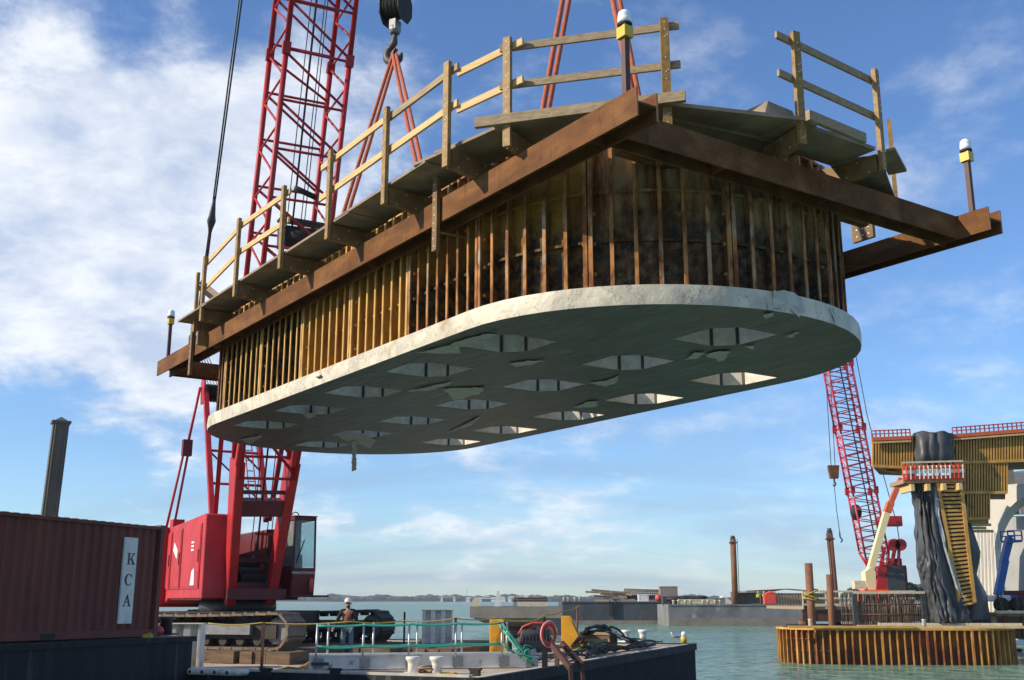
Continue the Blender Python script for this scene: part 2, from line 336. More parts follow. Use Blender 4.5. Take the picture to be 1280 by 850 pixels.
M['shirt'] = mat('black_shirt', (.016,.016,.018), rough=.9)
M['vest'] = mat('rust_vest', (.20,.06,.04), rough=.85)
M['hivis'] = mat('hivis_yellow', (.55,.60,.04), rough=.8)
M['hivisr'] = mat('hivis_red', (.65,.07,.04), rough=.8)
M['beard'] = mat('brown_beard', (.07,.032,.018), rough=.9)
M['hat'] = mat('hard_hat_white', (.62,.60,.58), rough=.3)
M['tan'] = mat('tan_board', (.46,.31,.18), (.34,.22,.12), .8, scale=4)
M['greentarp'] = mat('green_debris_net', (.10,.20,.13), rough=.8)
M['cdplate'] = panel_mat('cofferdam_plate', (.26,.115,.022), .9, 1.0, dark=(.05,.035,.02), rusty=(.12,.035,.012), rust_amt=1.0)
M['cdrib'] = mat('cofferdam_rib', (.54,.28,.055), (.36,.16,.035), .6, scale=2, c3=(.22,.055,.018), s3=.8, t3=(.50,.62), stretch=(1,1,.5))
# ---------------------------------------------------------------- water, shore
def water():
    me = bpy.data.meshes.new('water'); S = 9000
    me.from_pydata([(-S,-400,0),(S,-400,0),(S,S,0),(-S,S,0)], [], [(0,1,2,3)])
    m = bpy.data.materials.new('sea_water'); m.use_nodes = True; N = m.node_tree.nodes; L = m.node_tree.links; b = N['Principled BSDF']
    b.inputs['Base Color'].default_value = (.045,.125,.105,1); b.inputs['Roughness'].default_value = .22; b.inputs['Specular IOR Level'].default_value = .3; b.inputs['IOR'].default_value = 1.33
    tc = N.new('ShaderNodeTexCoord')
    def nz(s, st, d):
        mp = N.new('ShaderNodeMapping'); mp.inputs['Scale'].default_value = st; L.new(tc.outputs['Object'], mp.inputs[0])
        n = N.new('ShaderNodeTexNoise'); n.inputs['Scale'].default_value = s; n.inputs['Detail'].default_value = d; L.new(mp.outputs[0], n.inputs[0]); return n.outputs['Fac']
    a = nz(.9, (1,1.6,1), 6); c = nz(.18, (1,1.8,1), 4); k = nz(.012, (1,3,1), 5)
    ad = N.new('ShaderNodeMath'); ad.operation = 'MULTIPLY_ADD'; L.new(c, ad.inputs[0]); ad.inputs[1].default_value = 2.5; L.new(a, ad.inputs[2])
    bp = N.new('ShaderNodeBump'); bp.inputs['Strength'].default_value = .9; bp.inputs['Distance'].default_value = .9; L.new(ad.outputs[0], bp.inputs['Height']); L.new(bp.outputs[0], b.inputs['Normal'])
    mx = N.new('ShaderNodeMix'); mx.data_type = 'RGBA'; mr = N.new('ShaderNodeMapRange'); mr.inputs['From Min'].default_value = .4; mr.inputs['From Max'].default_value = .6
    L.new(k, mr.inputs['Value']); L.new(mr.outputs[0], mx.inputs['Factor']); mx.inputs['A'].default_value = (.170,.275,.195,1); mx.inputs['B'].default_value = (.12,.205,.15,1)
    L.new(mx.outputs['Result'], b.inputs['Base Color'])
    me.materials.append(m); o = bpy.data.objects.new('water', me); col.objects.link(o); tag(o, kind='structure')
water()

def shore():
    # a low far land strip with a ragged woodland skyline
    mb = MB(); n = 260
    Y0 = 2300
    pts = []
    for i in range(n+1):
        px = -120 + 1560*i/n
        x = W(px, 749, Y0).x
        h = 11 + 5*mnoise.noise((i*.13, 0, 0)) + 4*mnoise.noise((i*.5, 3, 0)) + 2.5*mnoise.noise((i*1.7, 5, 0))
        if px > 860: h *= .75
        pts.append((x, Y0 + 60*mnoise.noise((i*.07, 9, 0)), h))
    V = []; F = []
    for x, y, h in pts: V += [(x,y,-1),(x,y+2,h*.72),(x,y+25,h),(x,y+400,h*.8),(x,y+600,-1)]
    for i in range(n):
        for k in range(4): F.append((i*5+k, i*5+5+k, i*5+6+k, i*5+1+k))
    mb.add(V, F, 0, False); o = mb.build('far_woods', M['tree']); tag(o, 'low wooded shoreline along the far horizon', 'woods', None, 'stuff')
    # leaf clumps breaking up its skyline
    mb = MB(); rnd = random.Random(3)
    for k in range(900):
        x, y, h = pts[rnd.randrange(n)]; r = rnd.uniform(3, 8)
        mb.ball((x + rnd.uniform(-12,12), y - rnd.uniform(0,10), h*rnd.uniform(.5,.95)), r, (1.5,.6,.6), 6)
    mb.build('tree_crown', M['tree'], o)
    # a band of land
    mb = MB(); mb.bx(-2500, 2500, Y0-12, Y0+900, -1, 1.2); s = mb.build('far_shore', M['bargepale']); tag(s, kind='structure')
    for k, px in enumerate((588, 596, 612, 640, 648, 662, 676, 684, 560, 866, 872, 560, 608, 626, 655)):
        p = W(px, 749, Y0-20); w = rnd.uniform(14, 30); h = rnd.uniform(5, 9); mb = MB()
        mb.bx(-w/2, w/2, 0, 12, 0, h); mb.prism([(-w/2-1, h), (w/2+1, h), (w/2-3, h+3), (-w/2+3, h+3)], (0,-1,0), (1,0,0), (0,0,1), (0,14,0))
        e = mb.build('shore_house', M['bldg']); e.location = (p.x, p.y, 0)
        tag(e, 'small pale building among the trees on the far shore', 'building', 'white buildings on the far shore')
    mb = MB(); p = W(583.5, 749, Y0-10); mb.tube([(0,0,0),(0,0,27)], [.8,.4], 6); t = mb.build('radio_mast', M['grey']); t.location = (p.x, p.y, 0)
    tag(t, 'thin mast rising above the far shoreline trees', 'mast')
shore()

# ---------------------------------------------------------------- the lifted form
S_ = .75; CX, CY, YAW = -.92*S_, 24.88*S_, 2.1725
ZF = CAMH + 4.4*S_
form = empty('lifted_pier_form', (CX, CY, ZF), YAW, 'huge rusty oval steel formwork tub with pale base, lifted high over the barges', 'formwork', sc=S_)
Fm = Matrix.Translation((CX, CY, ZF)) @ Matrix.Rotation(YAW, 4, 'Z') @ Matrix.Scale(S_, 4)
Fi = Fm.inverted()
def Lc(px, py, ax, val):      # pixel -> form-local point on a local plane
    d = ray(px, py); o = Fi @ Vector((0,0,CAMH)); dl = (Fi.to_3x3() @ d); k = 'abn'.index(ax)
    return o + dl * ((val - o[k]) / dl[k])
FL, FR, FE = 6.08, 3.95, 3.76
def outl(d, n=28):            # closed outline, offset d inward
    P = []
    for i in range(n+1):
        t = math.pi*i/n; P.append((-FL-(FE-d)*math.sin(t), (FR-d)*math.cos(t)))
    for i in range(n+1):
        t = math.pi*i/n; P.append((FL+(FE-d)*math.sin(t), -(FR-d)*math.cos(t)))
    return P
holes = [(a, b) for a in (-5.55,-2.8,0,2.8,5.55) for b in (2.8,0,-2.8)] + [(-8.1,0),(8.1,0)]
HS = .64
HC = .48      # the openings are squares with two opposite corners cut off
HP = [(-1,-1),(HC,-1),(1,-HC),(1,1),(-HC,1),(-1,HC)]
def slab():
    bm = bmesh.new()
    def face_layer(z, flip):
        es = []
        o = [bm.verts.new((a,b,z)) for a,b in outl(0)]
        es += [bm.edges.new((o[i], o[(i+1)%len(o)])) for i in range(len(o))]
        for a,b in holes:
            q = [bm.verts.new((a+x*HS,b+y*HS,z)) for x,y in HP]
            es += [bm.edges.new((q[i], q[(i+1)%len(HP)])) for i in range(len(HP))]
        r = bmesh.ops.triangle_fill(bm, use_beauty=True, edges=es)
        for f in r['geom']:
            if isinstance(f, bmesh.types.BMFace):
                f.normal_update()
                if (f.normal.z > 0) == flip: f.normal_flip()
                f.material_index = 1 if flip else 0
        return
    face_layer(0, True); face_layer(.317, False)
    o = outl(0); k = len(o)
    lo = [bm.verts.new((a,b,0)) for a,b in o]; mi = [bm.verts.new((a*1.0015,b*1.003,.16+.02*math.sin(i*1.7))) for i,(a,b) in enumerate(o)]; hi = [bm.verts.new((a,b,.317)) for a,b in o]
    for i in range(k):
        j = (i+1)%k
        for A, B in ((lo, mi), (mi, hi)):
            f = bm.faces.new((A[i],A[j],B[j],B[i])); f.material_index = 0; f.smooth = True
    bm.normal_update()
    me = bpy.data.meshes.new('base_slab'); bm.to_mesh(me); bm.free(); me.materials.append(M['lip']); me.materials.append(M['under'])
    ob = bpy.data.objects.new('base_slab', me); col.objects.link(ob); ob.parent = form; ob['label'] = 'pale slab with dark green underside and square pile openings'
    return ob
sl = slab()
for a,b in holes:
    mb = MB(); h = .50; n = len(HP); ii = [Vector((a+x*(HS-.006), b+y*(HS-.006), .008)) for x,y in HP]; oo = [Vector((a+x*(HS+.07), b+y*(HS+.07), .008)) for x,y in HP]; up_ = Vector((0,0,h))
    mb.add(ii+oo+[p+up_ for p in ii]+[p+up_ for p in oo], [f for i in range(n) for j in [(i+1)%n] for f in ((i,j,n+j,n+i),(2*n+i,3*n+i,3*n+j,2*n+j),(i,2*n+i,2*n+j,j),(n+i,n+j,3*n+j,3*n+i))])
    for p in ii:
        cdir = (Vector((a,b,0))-Vector((p.x,p.y,0))).normalized(); mb.box(p+cdir*.012+Vector((0,0,h/2+.004)), (.03,.055,h), math.atan2(cdir.y,cdir.x), 1)
    mb.build('opening_sleeve', [M['sleeve'], M['dkgrey']], sl)
# wall panels
def curve_pts(d, t0, t1, n, end):   # on an end (end=-1 near, +1 far)
    P = []
    for i in range(n+1):
        t = t0 + (t1-t0)*i/n
        if end < 0: P.append((-FL-(FE-d)*math.sin(t), (FR-d)*math.cos(t)))
        else: P.append((FL+(FE-d)*math.sin(t), -(FR-d)*math.cos(t)))
    return P
def panel(out, inn, mats, ribs, joint_end=True):
    """out/inn: matching lists of outer rib line and plate line points; one bay between consecutive points"""
    mb = MB(); Z0, Z1 = .33, 3.0
    n = len(inn)
    # plate
    for i in range(n-1):
        a, b = Vector(inn[i]+(0,)), Vector(inn[i+1]+(0,)); c = (Vector(out[i]+(0,)) - a).normalized()*-.03
        P = [a, b, b+c, a+c]; lo = [p + Vector((0,0,Z0)) for p in P]; hi = [p + Vector((0,0,Z1)) for p in P]
        mb.hexa(lo+hi, 0)
    rn = random.Random(hash((round(inn[0][0],2), round(inn[0][1],2))) & 0xffff)
    for i in range(n):
        a, o = Vector(inn[i]+(0,)), Vector(out[i]+(0,)); dvec = (o-a); L_ = dvec.length; dn = dvec.normalized(); tn = Vector((-dn.y, dn.x, 0))
        edge = i in (0, n-1)
        th = .055 if edge else .035
        sh = (tn*.045*(1 if i == 0 else -1)*SIGN) if edge else Vector((0,0,0))
        L2 = L_*(1.0 if edge else .88); rot = Matrix.Rotation(math.atan2(dn.y, dn.x), 3, 'Z')
        zt = Z1 - rn.uniform(0, .05)
        mb.box(a + dn*L2/2 + sh + Vector((0,0,(Z0+zt)/2)), (L2, th, zt-Z0), rot, 0)
        if edge: mb.box(a + dn*(L2+.01) + sh + Vector((0,0,(Z0+zt)/2)), (.03, th*1.25, zt-Z0-.01), rot, 1)
        if not edge:  # small flange tip
            mb.box(a + dn*(L2+.012) + Vector((0,0,(Z0+zt)/2)), (.026, .062, zt-Z0-.02), rot, 1)
        else:
            for z in (.6, 1.1, 1.6, 2.1, 2.6): mb.box(a + dn*L2*.6 + sh*2.0 + Vector((0,0,z)), (.05, th*.8, .05), rot, 1)
    for z, hh in ((1.15,.045),(1.98,.045),(2.97,.055),(.37,.05)):
        for i in range(n-1):
            a, b = Vector(inn[i]+(0,)), Vector(inn[i+1]+(0,)); oa = (Vector(out[i]+(0,))-a); ob = (Vector(out[i+1]+(0,))-b); k = .42 if z < 2.9 else .8
            P = [a, b, b+ob*k, a+oa*k]; mb.hexa([p+Vector((0,0,z-hh/2)) for p in P]+[p+Vector((0,0,z+hh/2)) for p in P], 1 if z > 2.9 else 0)
    mb.build('wall_panel', mats, form)
SIGN = 1
do, di = .20, .38
near_m = ['half','dark','dark','dark2','dark2']
for e, end in enumerate((-1, 1)):
    for k in range(5):
        t0, t1 = math.pi*k/5, math.pi*(k+1)/5
        mk = near_m[k] if end < 0 else ['dark2','dark','dark','half','blackp'][k]
        panel(curve_pts(do,t0,t1,6,end), curve_pts(di,t0,t1,6,end), [M[mk], M['rib_r']], None)
ns = 5; wds = [2*FL/ns]*ns
for s in (1, -1):
    for k in range(ns):
        a0 = -FL + k*2*FL/ns; a1 = a0 + 2*FL/ns
        out = [(a0+(a1-a0)*i/7, s*(FR-do)) for i in range(8)]; inn = [(a0+(a1-a0)*i/7, s*(FR-di)) for i in range(8)]
        if s > 0: out.reverse(); inn.reverse()
        mk = {0:'half',1:'mustard',2:'mustard',3:'blackp',4:'blackp'}[k] if s > 0 else 'half'
        panel(out, inn, [M[mk], M['rib_y' if s > 0 and k > 0 else 'rib_r']], None)
# frame beams : H sections with flanges upright
def hbeam(a0, b0, a1, b1, name='frame_beam', z=1.942, h=.429, dep=.393, t=.034, inner=(0,0)):
    p, q = Vector((a0,b0,0)), Vector((a1,b1,0)); d = (q-p).normalized(); nrm = Vector((-d.y, d.x, 0)); mb = MB()
    for s in (-1, 1):
        mb.bar(p + nrm*s*(dep/2-t/2) + Vector((0,0,z+h/2)), q + nrm*s*(dep/2-t/2) + Vector((0,0,z+h/2)), t, h)
    mb.bar(p + Vector((0,0,z+h/2)) + d*.002, q + Vector((0,0,z+h/2)) - d*.002, dep-2*t-.002, .03)
    for k in range(2):   # bright torch-cut ends
        c = p - d*.0015 if k == 0 else q + d*.0015
        for s in (-1, 1): mb.box(c + nrm*s*(dep/2-t/2) + Vector((0,0,z+h/2)), (.003, t*.98, h*.98), math.atan2(d.y, d.x), 1)
    Lb = (q-p).length; k = 1.1
    while k < Lb-.8:      # web stiffeners between the flanges
        mb.box(p + d*k + Vector((0,0,z+h*.5)), (.022, dep-2*t-.004, h-.05), math.atan2(d.y, d.x)); k += 2.35
    return mb.build(name, [M['beam'], M['beam_end']], form)
for s in (1, -1): hbeam(-10.82, s*4.083, 10.42, s*4.083)
for s in (1, -1): hbeam(s*10.0, -3.88, s*10.0, 3.88)
# corner marker lights
for a, b, hgt in ((-10.4,4.083,.88),(-10.4,-4.083,.95),(10.1,4.083,1.0),(10.1,-4.083,1.0)):
    z0 = 2.17; mb = MB(); mb.bar((a,b,z0),(a,b,z0+hgt+.3), .085, .085); p = mb.build('marker_light', M['brown'], form)
    p['label'] = 'marker light on a steel post at a corner of the frame'
    mb = MB(); mb.box((a,b,z0+hgt+.37),(.18,.16,.17)); mb.build('light_base', M['yellowlamp'], p)
    mb = MB(); mb.lathe([(.10,0),(.11,.03),(.11,.05)],(a,b,z0+hgt+.46)); mb.build('light_collar', M['black'], p)
    mb = MB(); mb.lathe([(.10,0),(.105,.08),(.09,.10),(.10,.12),(.09,.17),(.05,.21),(.01,.22)],(a,b,z0+hgt+.51)); mb.build('lens', M['lens'], p)
# walkway
def npost(a, b, z0, z1, ang, name='rail_post', m='post', lean=0, w=.13, t=.075):
    mb = MB(); n = Vector((math.cos(ang), math.sin(ang), 0)); top = Vector((a,b,z1)) + n*lean
    mb.bar((a,b,z0), top, w, t, up=tuple(n)); rn = random.Random(int(a*100))
    for k in range(15):
        z = z0 + .1 + (z1-z0-.18)*k/14
        if rn.random() < .75:
            f = (z-z0)/(z1-z0); c = Vector((a,b,z)) + n*(lean*f + t/2+.002)
            mb.box(c, (.006,.018,.018), ang, 1); 
            if rn.random() < .5: mb.box(c + Vector((-n.y,n.x,0))*.035 + Vector((0,0,.03)), (.006,.016,.016), ang, 1)
    return mb.build(name, [M[m], M['dot']], form)
def outward(a, b):
    if abs(a) <= FL: return math.pi/2 if b > 0 else -math.pi/2
    ca = math.copysign(FL, a); return math.atan2(b/FR, (a-ca)/FE)
posts = [(6.35,4.55),(5.15,4.78),(2.5,4.9),(-.15,4.9),(-2.47,4.9),(-4.8,4.9),(-6.88,4.88),(-8.1,4.52),(-9.97,2.92),(-10.72,.85),(-10.75,-1.05),(-9.75,-2.75)]
ztop = [4.0,4.1,4.3,4.25,4.25,4.25,4.25,4.25,4.22,4.3,4.2,4.12]
def brk(a, b, z0=2.36, z1=2.70, t=.11, inner=.9):
    ang = outward(a,b); n = Vector((math.cos(ang), math.sin(ang), 0)); p = Vector((a,b,(z0+z1)/2)); mb = MB(); i = p - n*(inner+.28)
    # deep tapered bracket arm
    sx = Vector((-n.y,n.x,0))*t/2
    P = [i-sx+Vector((0,0,-.20)), p-sx-n*.05+Vector((0,0,-.13)), p+sx-n*.05+Vector((0,0,-.13)), i+sx+Vector((0,0,-.20)),
         i-sx+Vector((0,0,.17)), p-sx-n*.05+Vector((0,0,.17)), p+sx-n*.05+Vector((0,0,.17)), i+sx+Vector((0,0,.17))]
    mb.hexa(P)
    for k in range(7):
        f = k/6; c = p.lerp(i, f) + Vector((0,0,-.10 if k%2 else .11)); mb.box(c+sx*1.03, (.02,.006,.02), ang, 1); mb.box(c-sx*1.03, (.02,.006,.02), ang, 1)
    mb.build('walkway_bracket', [M['bracket'], M['dot']], form)
for (a,b), zt in zip(posts, ztop):
    ang = outward(a,b); n = Vector((math.cos(ang), math.sin(ang), 0))
    brk(a,b); npost(a + n.x*.02, b + n.y*.02, 2.40, zt, ang, lean=0)
# deck boards between posts
def board(p, q, w, t, z, name='deck_board', m='ply', dz=0, off=0):
    p = Vector((p[0],p[1],z)); q = Vector((q[0],q[1],z+dz)); mb = MB(); d=(q-p).normalized(); s = Vector((-d.y,d.x,0))
    mb.bar(p+s*off, q+s*off, w, t); return mb.build(name, M[m], form)
zd = 2.76
def inset(a,b,d): 
    ang = outward(a,b); return (a-math.cos(ang)*d, b-math.sin(ang)*d)
runs = [((6.9,4.42),(4.7,4.42)),((5.3,4.42),(-.1,4.42)),((.2,4.42),(-3.2,4.42)),((-2.6,4.42),(-6.1,4.42))]
for k,(p,q) in enumerate(runs): board(p,q,.86,.05,zd+.012*(k%2)*2)
board(inset(-5.7,4.9,.45), inset(-8.4,4.5,.5), .9, .05, zd+.06)
board((-6.3,4.62),(-7.4,4.35),.4,.05, zd+.1)
board(inset(-7.85,4.75,.36), inset(-10.15,2.85,.4), .8, .05, zd+.01)
b_ = board((-7.75,4.9),(-10.3,2.85),.09,.16, zd+.07,'edge_board','wood')
board(inset(-9.9,3.2,.4), inset(-10.95,.5,.42), .85, .06, zd+.03)
board((-9.3,2.9),(-9.7,.6), .8, .06, zd-.02)
board(inset(-10.7,1.1,.4), inset(-10.75,-1.0,.42), .85, .06, zd+.0)
board((-10.98,.98),(-10.98,-.35),.08,.16, zd+.0,'edge_board','wood', dz=-.05)
board(inset(-10.75,-1.0,.42), inset(-9.9,-2.6,.42), .8, .05, zd-.04, dz=-.2)
board((-10.75,-1.2),(-10.45,-1.9), .3, .05, zd+.04, dz=-.12)
board((7.2,4.0),(8.6,2.2), .8, .06, zd)
# raised hatch boards at the near end
mb = MB(); c = Vector((-10.15,1.25,3.0))
mb.hexa([(-10.6,.75,2.84),(-10.6,1.35,2.84),(-9.6,1.6,2.84),(-9.6,.5,2.84),(-10.5,.75,3.08),(-10.5,1.3,3.10),(-9.6,1.5,3.02),(-9.6,.5,2.98)]); mb.build('hatch_box', M['ply'], form)
# rails
def rail(pts, z, name='guard_rail', m='woodnew', ext=(.25,.25)):
    for i in range(len(pts)-1):
        (a0,b0),(a1,b1) = pts[i], pts[i+1]; z0, z1 = (z[i], z[i+1]) if isinstance(z, (list,tuple)) else (z, z)
        p, q = Vector((a0,b0,z0)), Vector((a1,b1,z1)); d = (q-p).normalized(); mb = MB()
        off = Vector((d.y,-d.x,0))
        if off.dot(Vector((math.cos(outward(a0,b0)), math.sin(outward(a0,b0)),0))) > 0: off = -off
        off = off*(.065 + .015*(i%2)); mb.bar(p-d*ext[0]+off, q+d*ext[1]+off, .045, .12); mb.build(name, M[m if i%3 else m], form)
left = posts[1:6]
for up, dz in ((0,-.13),(1,-.78)):
    rail([posts[1],posts[2]], [ztop[1]+dz, ztop[2]+dz], m='woodnew', ext=(.1,.1))
    rail([posts[2],posts[3]], [ztop[2]+dz, ztop[3]+dz-.0], m='woodnew', ext=(.1,.15))
    rail([posts[4],posts[5]], [4.28+dz-.05, 4.25+dz], m='woodnew', ext=(.6,.1))
    rail([posts[5],posts[6]], [4.22+dz, 4.25+dz], m='wood' if up==0 else 'woodnew', ext=(.1,.2))
    rail([posts[6],posts[7]], [4.15+dz, 4.25+dz], m='woodnew', ext=(-.15,.25))
    rail([posts[7],posts[8]], [4.25+dz, 4.25+dz], m='wood', ext=(.15,.22))
    rail([posts[9],posts[10]], [4.30+dz, 4.17+dz], m='wood', ext=(.35,.1))
mb = MB(); mb.bar((6.3,4.5,3.75),(5.3,3.9,2.85),.05,.13); mb.build('rail_brace', M['wood'], form)
mb = MB(); mb.bar((6.35,4.5,3.6),(6.9,3.9,3.5),.05,.13); mb.build('guard_rail', M['wood'], form)
mb = MB(); mb.box((6.15,4.1,2.2),(.12,.9,.36)); mb.build('walkway_bracket', M['bracket'], form)
# hanging channels clamped to the long beam
for a in (-5.63, 7.2):
    mb = MB(); mb.bar((a,4.34,1.42),(a,4.34,2.95),.15,.07, up=(0,1,0)); mb.bar((a-.05,4.3,1.75),(a-.05,3.7,1.75),.03,.03)
    for k in range(10): mb.box((a+.02*(k%2),4.378,1.5+.14*k),(.022,.006,.022),0,1)
    mb.build('hanging_channel', [M['bracket'], M['dot']], form)
mb = MB(); mb.box((-7.95,-4.2,2.85),(.5,.08,.5)); 
for i in range(3):
    for j in range(3): mb.box((-8.1+.14*i,-4.158,2.7+.14*j),(.03,.006,.03),0,1)
mb.build('splice_plate', [M['bracket'], M['dot']], form)
# interior cross bracing for lifting
for a in (1.6,4.8,7.6):
    mb = MB(); w = 3.4 if abs(a) < 7 else 2.7
    mb.bar((a,-w,2.55),(a,w,2.55),.16,.22); mb.build('interior_strut', M['beam'], form)
# torn plastic film
def film(pts, name='torn_film', m='film', th=.006):
    rn = random.Random(int(abs(pts[0][0]*1000))); mb = MB(); V = []; P0 = [Vector(p) for p in pts]
    for i, p in enumerate(P0):
        q = P0[(i+1)%len(P0)]; l = (q-p).length; k = max(1, int(l/.09))
        for j in range(k):
            f = j/k; e_ = (q-p).normalized() if l > 1e-6 else Vector((1,0,0)); s_ = Vector((-e_.y,e_.x,0))
            V.append(p.lerp(q,f) + s_*rn.uniform(-.035,.035) + Vector((0,0,-rn.uniform(0,.02))))
    n = len(V); c = sum(V, Vector())/n 
    d = Vector((0,0,-th))
    mb.add([c]+V, [(0,i+1,(i+1)%n+1) for i in range(n)]); mb.add([c+d]+[v+d for v in V], [(0,(i+1)%n+1,i+1) for i in range(n)])
    mb.add([v for v in V]+[v+d for v in V], [(i,(i+1)%n,(i+1)%n+n,i+n) for i in range(n)])
    return mb.build(name, M[m], form)
def filmpx(pxs, z=-.008, dz=None, m='film'):
    P = []
    for i,(x,y) in enumerate(pxs): 
        v = Lc(x,y,'n',z); v.z += (random.uniform(-.01,.0) if dz is None else dz[i]); P.append(v)
    film(P, m=m)
filmpx([(523,440),(560,430),(605,416),(622,417),(600,427),(560,434),(575,440),(570,441)])
filmpx([(510,488),(540,481),(565,476),(560,480),(535,487)])
filmpx([(636,454),(660,450),(680,449),(668,454),(645,457)])
filmpx([(735,478),(760,474),(775,468),(770,478),(755,482)])
filmpx([(718,508),(735,501),(748,500),(745,508)])
filmpx([(555,485),(575,484),(605,483),(600,491),(580,497),(568,500)])
filmpx([(882,441),(900,437),(912,438),(909,446),(899,451),(895,446),(886,445)])
filmpx([(858,449),(868,439),(880,440),(870,447)],-.02)
filmpx([(930,432),(945,430),(942,435)]); filmpx([(982,419),(995,414),(998,415),(988,421)])
filmpx([(955,392),(965,389),(968,393),(957,396)])
filmpx([(378,516),(392,515),(394,519),(385,523)]); filmpx([(396,470),(404,466),(401,472)])
filmpx([(300,548),(318,545),(328,541),(326,547),(312,554)])
filmpx([(420,543),(455,541),(470,550),(463,560),(452,555),(430,549)])
filmpx([(440,550),(446,550),(445,574),(441,575)], -.03, [0,0,-.35,-.35])
filmpx([(560,540),(580,530),(600,520),(590,530)],-.015)
filmpx([(780,580),(880,480),(860,500)],-.012) if False else None
for pxs in ([(966,362),(985,362),(1003,372),(1006,388),(998,396),(990,386),(966,384)], [(956,369),(960,376),(966,384),(961,386)], [(1037,384),(1050,388),(1052,403),(1045,404)]):
    P = []
    for x,y in pxs:
        # hang on the outside of the lip
        best = None
        d = ray(x,y); o = Fi @ Vector((0,0,CAMH)); dl = Fi.to_3x3() @ d; s = 5
        while s < 40:
            p = o + dl*s
            aa = max(abs(p.x)-FL,0)*FR/FE
            if math.hypot(aa,p.y) < FR+.03: break
            s += .02
        P.append(p)
    film(P)
# plastic wrinkle strips on the near part of the lip come from the bump of its material
# ---------------------------------------------------------------- slings, hook
H1 = Vector((-.1186*.0,0,0))
hk = 11.65
P1 = Vector((-.2217*hk, 1.869*hk, CAMH+hk)); P2 = Vector((.1093*hk, 1.336*hk, CAMH+hk))
def to_w(v): return Fm @ Vector(v)
def sling(top, loc, label, grp='orange lifting slings carrying the form', r=.062, gap=.02):
    bot = to_w(loc); d = (bot-top).normalized(); s = d.cross(Vector((0,1,0))).normalized(); mb = MB()
    n = 10
    for k in (-1,1):
        mb.tube([top.lerp(bot,i/n) + s*k*(.02+gap*math.sin(math.pi*min(i/n*1.1,1))*.6+.015) for i in range(n+1)], r*.62, 7)
    mb.ball(bot, .07)
    mb.tube([top + Vector((0,0,.12))+s*.04, top+Vector((0,0,.05)), top-Vector((0,0,.1))+s*.02], r*.8, 7)
    o = mb.build('lifting_sling', M['sling']); tag(o, label, 'sling', grp); return o
def proj(v):
    q = to_w(v) - Vector((0,0,CAMH)); fw = q.y*math.cos(TH)+q.z*math.sin(TH); up = -q.y*math.sin(TH)+q.z*math.cos(TH)
    return Vector((640+FPX*q.x/fw, 425-FPX*up/fw))
def anchor(top, px, b, n=2.62):      # the inside strut this sling leg runs to
    A_ = proj(Fi @ top); d_ = (Vector(px)-A_).normalized(); best = None
    for i in range(-100, 60):
        a = i*.1; r = proj((a,b,n))-A_; e_ = abs(r.x*d_.y-r.y*d_.x)
        if best is None or e_ < best[0]: best = (e_, a)
    mb = MB(); a = best[1]; mb.bar((a,-3.0 if abs(a)>6.5 else -3.4,2.48),(a,3.0 if abs(a)>6.5 else 3.4,2.48),.16,.22); mb.build('lifting_strut', M['beam'], form); 
    return Vector((a,b,n))
la = anchor(P1,(437,250),3.2); lb = anchor(P1,(523,200),3.0); lc_ = anchor(P2,(685,127),3.0); ld = anchor(P2,(792,110),2.4)
sling(P1, la, 'orange doubled sling running left and down from the crane hook'); sling(P1, lb, 'orange doubled sling running right and down from the crane hook')
sling(P2, lc_, 'orange doubled sling leaving the top of the picture, left of the near marker light'); sling(P2, ld, 'orange doubled sling rising just behind the near marker light')
hb = empty('hook_block', P1, YAW+.5, 'black crane hook block hanging above the orange slings', 'hook block', sc=.8)
mb = MB()   # hook as a swept curve; hook tip opening to one side
pts = []
for i in range(15):
    t = R_(-60 + 255*i/14) ; pts.append((.20*math.cos(t)*-1, 0, .13 - .20*math.sin(t)*1.0 - .0))
hook = [(0,0,.75),(0,0,.55),(.02,0,.42),(.14,0,.30)] 
C0 = Vector((0,0,.02)); arc = [C0 + Vector((.25*math.cos(t), 0, .25*math.sin(t))) for t in [R_(60-235*i/12) for i in range(13)]]
arc = [Vector((0,0,.80)),Vector((0,0,.55)),Vector((.02,0,.36)),Vector((.10,0,.24))] + arc
mb.tube(arc, [.06,.07,.11,.10]+[.085+.035*math.sin(math.pi*i/12) for i in range(11)]+[.06,.02], 10)
mb.build('hook', M['dkgrey'], hb)
mb = MB(); mb.box((0,0,.86),(.2,.3,.3)); mb.lathe([(.13,0),(.16,.1),(.16,.2),(.1,.25)],(0,0,.62),12); mb.build('swivel', M['grey'], hb)
for k in (-1.5,-.5,.5,1.5):
    mb = MB(); mb.lathe([(.34,-.05),(.34,-.035),(.27,-.01),(.27,.01),(.34,.035),(.34,.05)],(k*.12,0,1.42),24,(1,0,0)); mb.build('sheave', M['black'], hb)
for k in (-1,1):
    mb = MB(); mb.prism([(-.16,.92),(.16,.92),(.36,1.2),(.36,1.6),(.18,1.9),(-.18,1.9),(-.36,1.6),(-.36,1.2)],(k*.30-.015,0,0),(0,1,0),(0,0,1),(.03,0,0)); mb.build('cheek_plate', M['black'], hb)
mb = MB()
for k in range(4):
    for s in (-1,1): mb.tube([((k-1.5)*.12,s*.32,1.45),((k-1.5)*.08,s*.2,32)],.013,5)
mb.build('hoist_rope', M['rope'], hb)

# ---------------------------------------------------------------- crane barge and mats
DK = 1.85                                     # deck height above water
d1 = Vector((.375,.927,0)).normalized(); d2 = Vector((-d1.y, d1.x, 0))   # along, and to the left
c0 = Vector((-.74, 25.4, 0)); c1 = c0 + d1*21.6
ROTB = math.atan2(d1.y, d1.x)
barge = empty('crane_barge', c0, ROTB, 'long black deck barge carrying the red crane and the gangway', 'barge')
